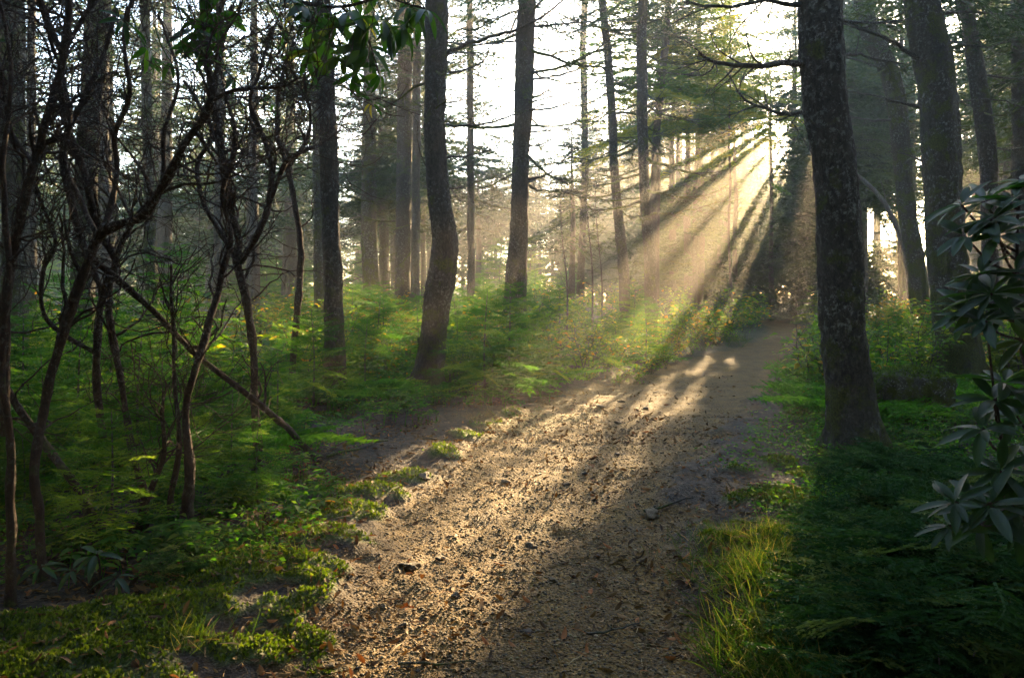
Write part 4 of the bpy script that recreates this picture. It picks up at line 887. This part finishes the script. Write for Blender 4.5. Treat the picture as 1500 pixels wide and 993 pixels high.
o = link('rock_body', stone_mesh('rock_body', 3, M_ROCK, 5, .62, .20), r); o.scale = (.42, .34, .36); o.location = (0, 0, .20)
mb = MB(); n = 5200; th = rng.random(n)*6.28; q = rng.random((n, 2))*2-1
me = o.data; co = np.zeros(len(me.vertices)*3); me.vertices.foreach_get('co', co); co = co.reshape(-1, 3); no = np.zeros(len(co)*3); me.vertices.foreach_get('normal', no); no = no.reshape(-1, 3)
w = np.clip(no[:, 2]*1.2-no[:, 0]*.9-.25, 0, 1); ids = rng.choice(len(co), n, p=w/w.sum()); pp = co[ids]*np.array([.42, .34, .36])+np.array([0, 0, .20])+np.array(r.location)+rng.normal(size=(n, 3))*.012
mb.inst(LF1[0], LF1[1], basis(norm(no[ids]+rng.normal(size=(n, 3))*.6))*(.018+.018*rng.random(n))[:, None, None], pp); part('moss_cap', mb, M_MOSS, r)
SM = [stone_mesh('stone', 5+i, M_STONE, 3, .5, .42) for i in range(6)]
ST = [(857,685,.030),(742,700,.05),(760,772,.040),(778,783,.045),(598,816,.060),(645,800,.035),(770,905,.030),(737,882,.030),(955,742,.075),(812,640,.035),(668,858,.03),(905,655,.03),(622,694,.06),(880,590,.05),(910,582,.05),(945,590,.04),(700,668,.03),(830,700,.03),(905,610,.05),(560,872,.025),(692,830,.03),(810,830,.03),(1010,620,.03),(870,720,.025),(590,900,.028),(480,960,.03)]
for i, (px, py, s) in enumerate(ST):
    b = gnd(px, py); o = link('stone', SM[i % 6]); o.location = (b[0], b[1], float(Hh(*b))+s*.12); s *= .78; o.scale = (s*(1+.5*rng.random()), s*(.8+.4*rng.random()), s*.55); o.rotation_euler = (rng.normal()*.2, rng.normal()*.2, rng.random()*6)
    sz = 'larger' if s > .045 else 'small'; where = 'sunlit near stretch of the path' if py > 720 else ('middle of the path' if py > 630 else 'far sunlit bend of the path')
    tag(o, f'{sz} dark stone half sunk in the {where}', 'stone', f'{sz} stones in the {where}')
def stick(px, py, L, rz, r0, label, m=M_DEAD):
    b = gnd(px, py); z = float(Hh(*b)); d = np.array([math.cos(rz), math.sin(rz), 0]); P = [np.array([b[0], b[1], 0])+d*L*t+np.array([-d[1], d[0], 0])*.05*L*math.sin(3*t+px) for t in np.linspace(-.5, .5, 7)]
    P = np.array(P); P[:, 2] = Hh(P[:, 0], P[:, 1])+r0*.7+.008; mb = MB(); P = smooth_line(P, .06); tube(mb, P, np.linspace(r0, r0*.45, len(P)), 8, bark=px)
    for k in range(2):
        j = rng.integers(1, len(P)-1); q = P[j]+np.array([rng.normal()*.1, rng.normal()*.1, .05])*L; tube(mb, [P[j], (P[j]+q)/2+[0, 0, .01], q], [r0*.4, r0*.3, r0*.15], 5)
    off = np.array([b[0], b[1], z]); o = link('fallen_stick', mb.mesh('fallen_stick', m, off=off)); o.location = off; return tag(o, label, 'stick')
for a in [(1390,668,.55,-.25,.03,'thick broken stick lying on the litter below the boulder'),(1362,640,.22,-.5,.022,'short pale branch piece at the boulder foot'),(600,600,.9,.5,.02,'dark stick lying before the kinked trunk'),(525,655,.7,.9,.014,'thin stick on the dark litter left of the path'),
          (300,760,.8,-.7,.016,'stick on the shaded ground under the rhododendrons'),(420,850,.35,-.4,.008,'thin twig on the edge of the left moss bank'),(980,735,.4,.25,.012,'dark twig lying across the shaded side of the path'),(655,640,.5,.2,.01,'twig on the litter below the moss patch'),
          (900,905,.3,.5,.006,'thin pale twig on the shaded path'),(640,955,.32,.1,.007,'thin twig on the sunlit path near the bottom edge'),(1120,770,.45,-.5,.01,'twig among the right moss patches'),(790,575,.8,.3,.02,'mossy stick on the clearing behind the moss patch')]: stick(*a)

# ------------------------------------------------------------------ ground cover nobody could count
def ground_pts(n, pxr, yr, keep):
    y = yr[0]*(yr[1]/yr[0])**rng.random(n); x = (pxr[0]+(pxr[1]-pxr[0])*rng.random(n)-CX)/F*y; k = keep(x, y); return x[k], y[k]
def stuff(name, mb, m, label, smooth=True): return tag(link(name, mb.mesh(name, m, smooth)), label, name.replace('_', ' '), None, 'stuff')
# moss tufts
mb = MB(); 
for nn, pr, yr in [(90000, (-120,700), (2.7,7.5)), (60000, (1000,1320), (3,8)), (50000, (380,1000), (7.5,13)), (40000, (1150,1560), (6,13))]:
    x, y = ground_pts(nn, pr, yr, lambda x, y: (mossd(x, y) > .50+.25*rng.random(len(x))) & (pathd(x, y) < .25)); n = len(x); z = Hh(x, y)
    D = norm(np.stack([rng.normal(size=n)*.6, rng.normal(size=n)*.6, np.full(n, 1.)], -1)); L = (.010+.016*rng.random(n))*(1+.05*y)
    mb.inst(LF1[0], LF1[1], basis(D, rdir(n))*L[:, None, None], np.stack([x, y, z-.002], -1))
stuff('moss', mb, M_MOSS, 'bright green moss cushions along both path edges')
# moss shoots a little taller, on the left bank
# grass
mb = MB(); tv, tf = leaf_t(5, .028, .5, .55)
def blades(x, y, L0, L1, lean=.85):
    n = len(x); D = norm(np.stack([rng.normal(size=n)*lean-.15, rng.normal(size=n)*lean-.2, np.full(n, 1.)], -1)); L = L0+(L1-L0)*rng.random(n); mb.inst(tv, tf, basis(D, rdir(n, -.2, .2))*L[:, None, None], np.stack([x, y, Hh(x, y)-.005], -1))
for c, rx, ry, n, a, b_ in [((1130,960),.30,.30,1100,.06,.19),((1160,890),.30,.30,1200,.06,.18),((1185,820),.22,.35,800,.05,.16),((1090,830),.28,.25,700,.04,.12),((1060,800),.22,.25,500,.03,.10),((1200,760),.15,.3,450,.05,.14),((1200,990),.2,.25,500,.07,.16),((1130,780),.25,.2,400,.03,.10),((1240,980),.2,.25,400,.1,.2),
                            ((280,935),.12,.1,70,.06,.13),((380,840),.10,.1,60,.06,.13),((430,815),.15,.1,80,.05,.10),((365,800),.1,.1,40,.08,.14),((1200,545),.35,1.2,900,.10,.3),((1215,500),.4,2.,700,.15,.4),((780,610),.5,.3,350,.06,.14),((1080,500),.4,1.5,300,.1,.3),((960,560),.6,.5,400,.08,.2),((860,575),.6,.4,350,.06,.16)]:
    n = int(n*1.35); g = gnd(*c); q = rng.normal(size=(n, 2))*.68; x, y = g[0]+q[:, 0]*rx, g[1]+q[:, 1]*ry; k = pathd(x, y) < .12; blades(x[k], y[k], a, b_)
stuff('grass', mb, M_GRASS, 'arching grass blades catching the sun at the path edges')
# leafy ground cover
mb = MB()
for nn, pr, yr, kf in [(52000, (-150,1650), (7.5,26), None), (9000, (1180,1560), (5.2,9), None), (16000, (-1100,-100), (4,22), None), (16000, (1600,2500), (4,22), None), (9000, (-100,470), (4.2,8), None), (2500, (1020,1260), (5.2,8), None)]:
    x, y = ground_pts(nn, pr, yr, lambda x, y: (pathd(x, y) < -.15-.3*rng.random(len(x))) & ((fbm(x*.8, y*.8, 0, 61) > -.25) | (y > 14)) & ~((y < 11) & (x > -3.2) & (x < 1.2) & (mossd(x, y) < .3) & (pathd(x, y) > -1.6))); n = len(x)
    z = Hh(x, y)+rng.random(n)**2*(.05+.022*y); D = rdir(n, -.3, .6); L = (.022+.03*rng.random(n))*(.75+.035*y); mb.inst(LF1[0], LF1[1], basis(D, None, rng.normal(size=n)*.5)*L[:, None, None], np.stack([x, y, z], -1))
stuff('ground_cover', mb, M_HERB, 'low green leafy ground cover under the trees')
# dry leaves
mb = MB(); tl = leaf_t(4, .34, .45, .25)
for nn, pr, yr, lo in [(14000, (380,1130), (2.6,9.5), 1), (3400, (380,1120), (2.6,9), None), (5200, (-100,1500), (3,14), None), (2600, (850,1230), (4,14), None), (4500, (420,960), (6.2,11.5), None), (900, (1200,1560), (3,7), None), (3500, (-60,520), (4,8), None), (2000, (380,1000), (6,12), None)]:
    x, y = ground_pts(nn, pr, yr, lambda x, y: rng.random(len(x)) < np.where((pathd(x, y) > .3) & (y < 8), .35, .9)*(.35+1.1*sstep(-.4, .6, fbm(x*1.6, y*1.6, 0, 77)))); n = len(x)
    D = np.stack([rng.normal(size=n), rng.normal(size=n), rng.normal(size=n)*.28], -1); M = basis(D, None, rng.normal(size=n)*.5+np.where(rng.random(n) < .5, PI, 0)); L = .022+.055*rng.random(n)**1.6 if lo is None else .007+.016*rng.random(n)**1.5; M = M*L[:, None, None]
    mb.inst(*tl, M, np.stack([x, y, Hh(x, y)+.006+.008*rng.random(n)], -1))
stuff('fallen_leaves', mb, M_LITTER, 'curled dry leaves scattered over the path and forest floor')
# needles and twiglets
mb = MB(); x, y = ground_pts(4200, (300,1300), (2.6,12), lambda x, y: rng.random(len(x)) < .8); n = len(x)
tq = (np.array([(0, -.02, 0), (0, .02, 0), (.5, .03, .05), (1, .015, 0), (1, -.015, 0), (.5, -.01, .09)]), np.array([(0, 1, 2, 5), (5, 2, 3, 4)]))
M = basis(np.stack([rng.normal(size=n), rng.normal(size=n), rng.normal(size=n)*.12], -1))*(.025+.09*rng.random(n)**2)[:, None, None]; mb.inst(*tq, M, np.stack([x, y, Hh(x, y)+.007], -1)); stuff('twig_debris', mb, M_LITTER, 'broken twigs and needles littering the path')
# grit
import bmesh
bm = bmesh.new(); bmesh.ops.create_icosphere(bm, subdivisions=1, radius=1); bm.verts.index_update()
gv = np.array([v.co[:] for v in bm.verts]); gf = np.array([[v.index for v in f.verts] for f in bm.faces]); bm.free(); gv = gv*(1+.25*rng.normal(size=gv.shape)*.6)*np.array([1, .8, .6])
mb = MB(); x, y = ground_pts(30000, (350,1150), (2.6,10), lambda x, y: pathd(x, y) > -.05+.15*rng.random(len(x))); n = len(x)
mb.inst(gv, gf, basis(rdir(n, -.3, .3))*(.0025+.0075*rng.random(n)**3)[:, None, None]*(1+.08*y)[:, None, None], np.stack([x, y, Hh(x, y)+.001], -1)); stuff('gravel', mb, M_STONE, 'fine loose grit covering the path', False)

# ------------------------------------------------------------------ air, light, sky, camera
HAZE = .0022
bm = bmesh.new(); bmesh.ops.create_cube(bm, size=1)
x0, x1, y0, y1, z0, z1 = -95, 95, -25, 132.5, -4.5, 31
for v in bm.verts: v.co = ((x0+x1)/2+v.co.x*(x1-x0), (y0+y1)/2+v.co.y*(y1-y0), (z0+z1)/2+v.co.z*(z1-z0))
me = bpy.data.meshes.new('haze'); bm.to_mesh(me); bm.free()
m, nt, out = mat('morning_haze'); pv = N(nt, 'ShaderNodeVolumePrincipled', ins={'Color': (.95, .93, .90, 1), 'Density': HAZE, 'Anisotropy': .68}); nt.links.new(pv.outputs[0], out.inputs['Volume'])
try: m.cycles.homogeneous_volume = True
except Exception: pass
me.materials.append(m); tag(link('haze', me), 'thin morning haze filling the wood', None, None, 'stuff')
sun = bpy.data.lights.new('sun', 'SUN'); sun.energy = 5.0; sun.angle = math.radians(.5); sun.color = (1, .69, .34)
so = bpy.data.objects.new('sun', sun); COL.objects.link(so); so.rotation_euler = Vector(SUN).to_track_quat('Z', 'Y').to_euler(); so.location = (8, 20, 12)
W = bpy.data.worlds.new('World'); sc.world = W; W.use_nodes = True; nt = W.node_tree
sky = nt.nodes.new('ShaderNodeTexSky'); sky.sky_type = 'NISHITA'; sky.sun_disc = False; sky.sun_elevation = SEL; sky.sun_rotation = SAZ; sky.air_density = 1.0; sky.dust_density = .5
bg = nt.nodes['Background']; bg.inputs['Strength'].default_value = .13; nt.links.new(sky.outputs[0], bg.inputs['Color'])
cam = bpy.data.cameras.new('camera'); co_ = bpy.data.objects.new('camera', cam); COL.objects.link(co_); sc.camera = co_
cam.sensor_width = 36; cam.lens = 36*F/1500; cam.shift_y = (HZ-496.5)/1500; cam.clip_end = 1000; cam.clip_start = .05
co_.location = (0, 0, CAMZ); co_.rotation_euler = (PI/2, 0, 0)
sc.view_settings.view_transform = 'Standard'; sc.view_settings.look = 'None'; sc.view_settings.gamma = 1; sc.view_settings.exposure = 3.6
sc.cycles.use_denoising = True
try: sc.cycles.denoiser = 'OPENIMAGEDENOISE'; sc.cycles.denoising_input_passes = 'RGB_ALBEDO_NORMAL'
except Exception: pass
sc.cycles.max_bounces = 6; sc.cycles.diffuse_bounces = 3; sc.cycles.transmission_bounces = 4; sc.cycles.volume_bounces = 1; sc.cycles.glossy_bounces = 2
sc.cycles.sample_clamp_indirect = .35; sc.cycles.sample_clamp_direct = 3
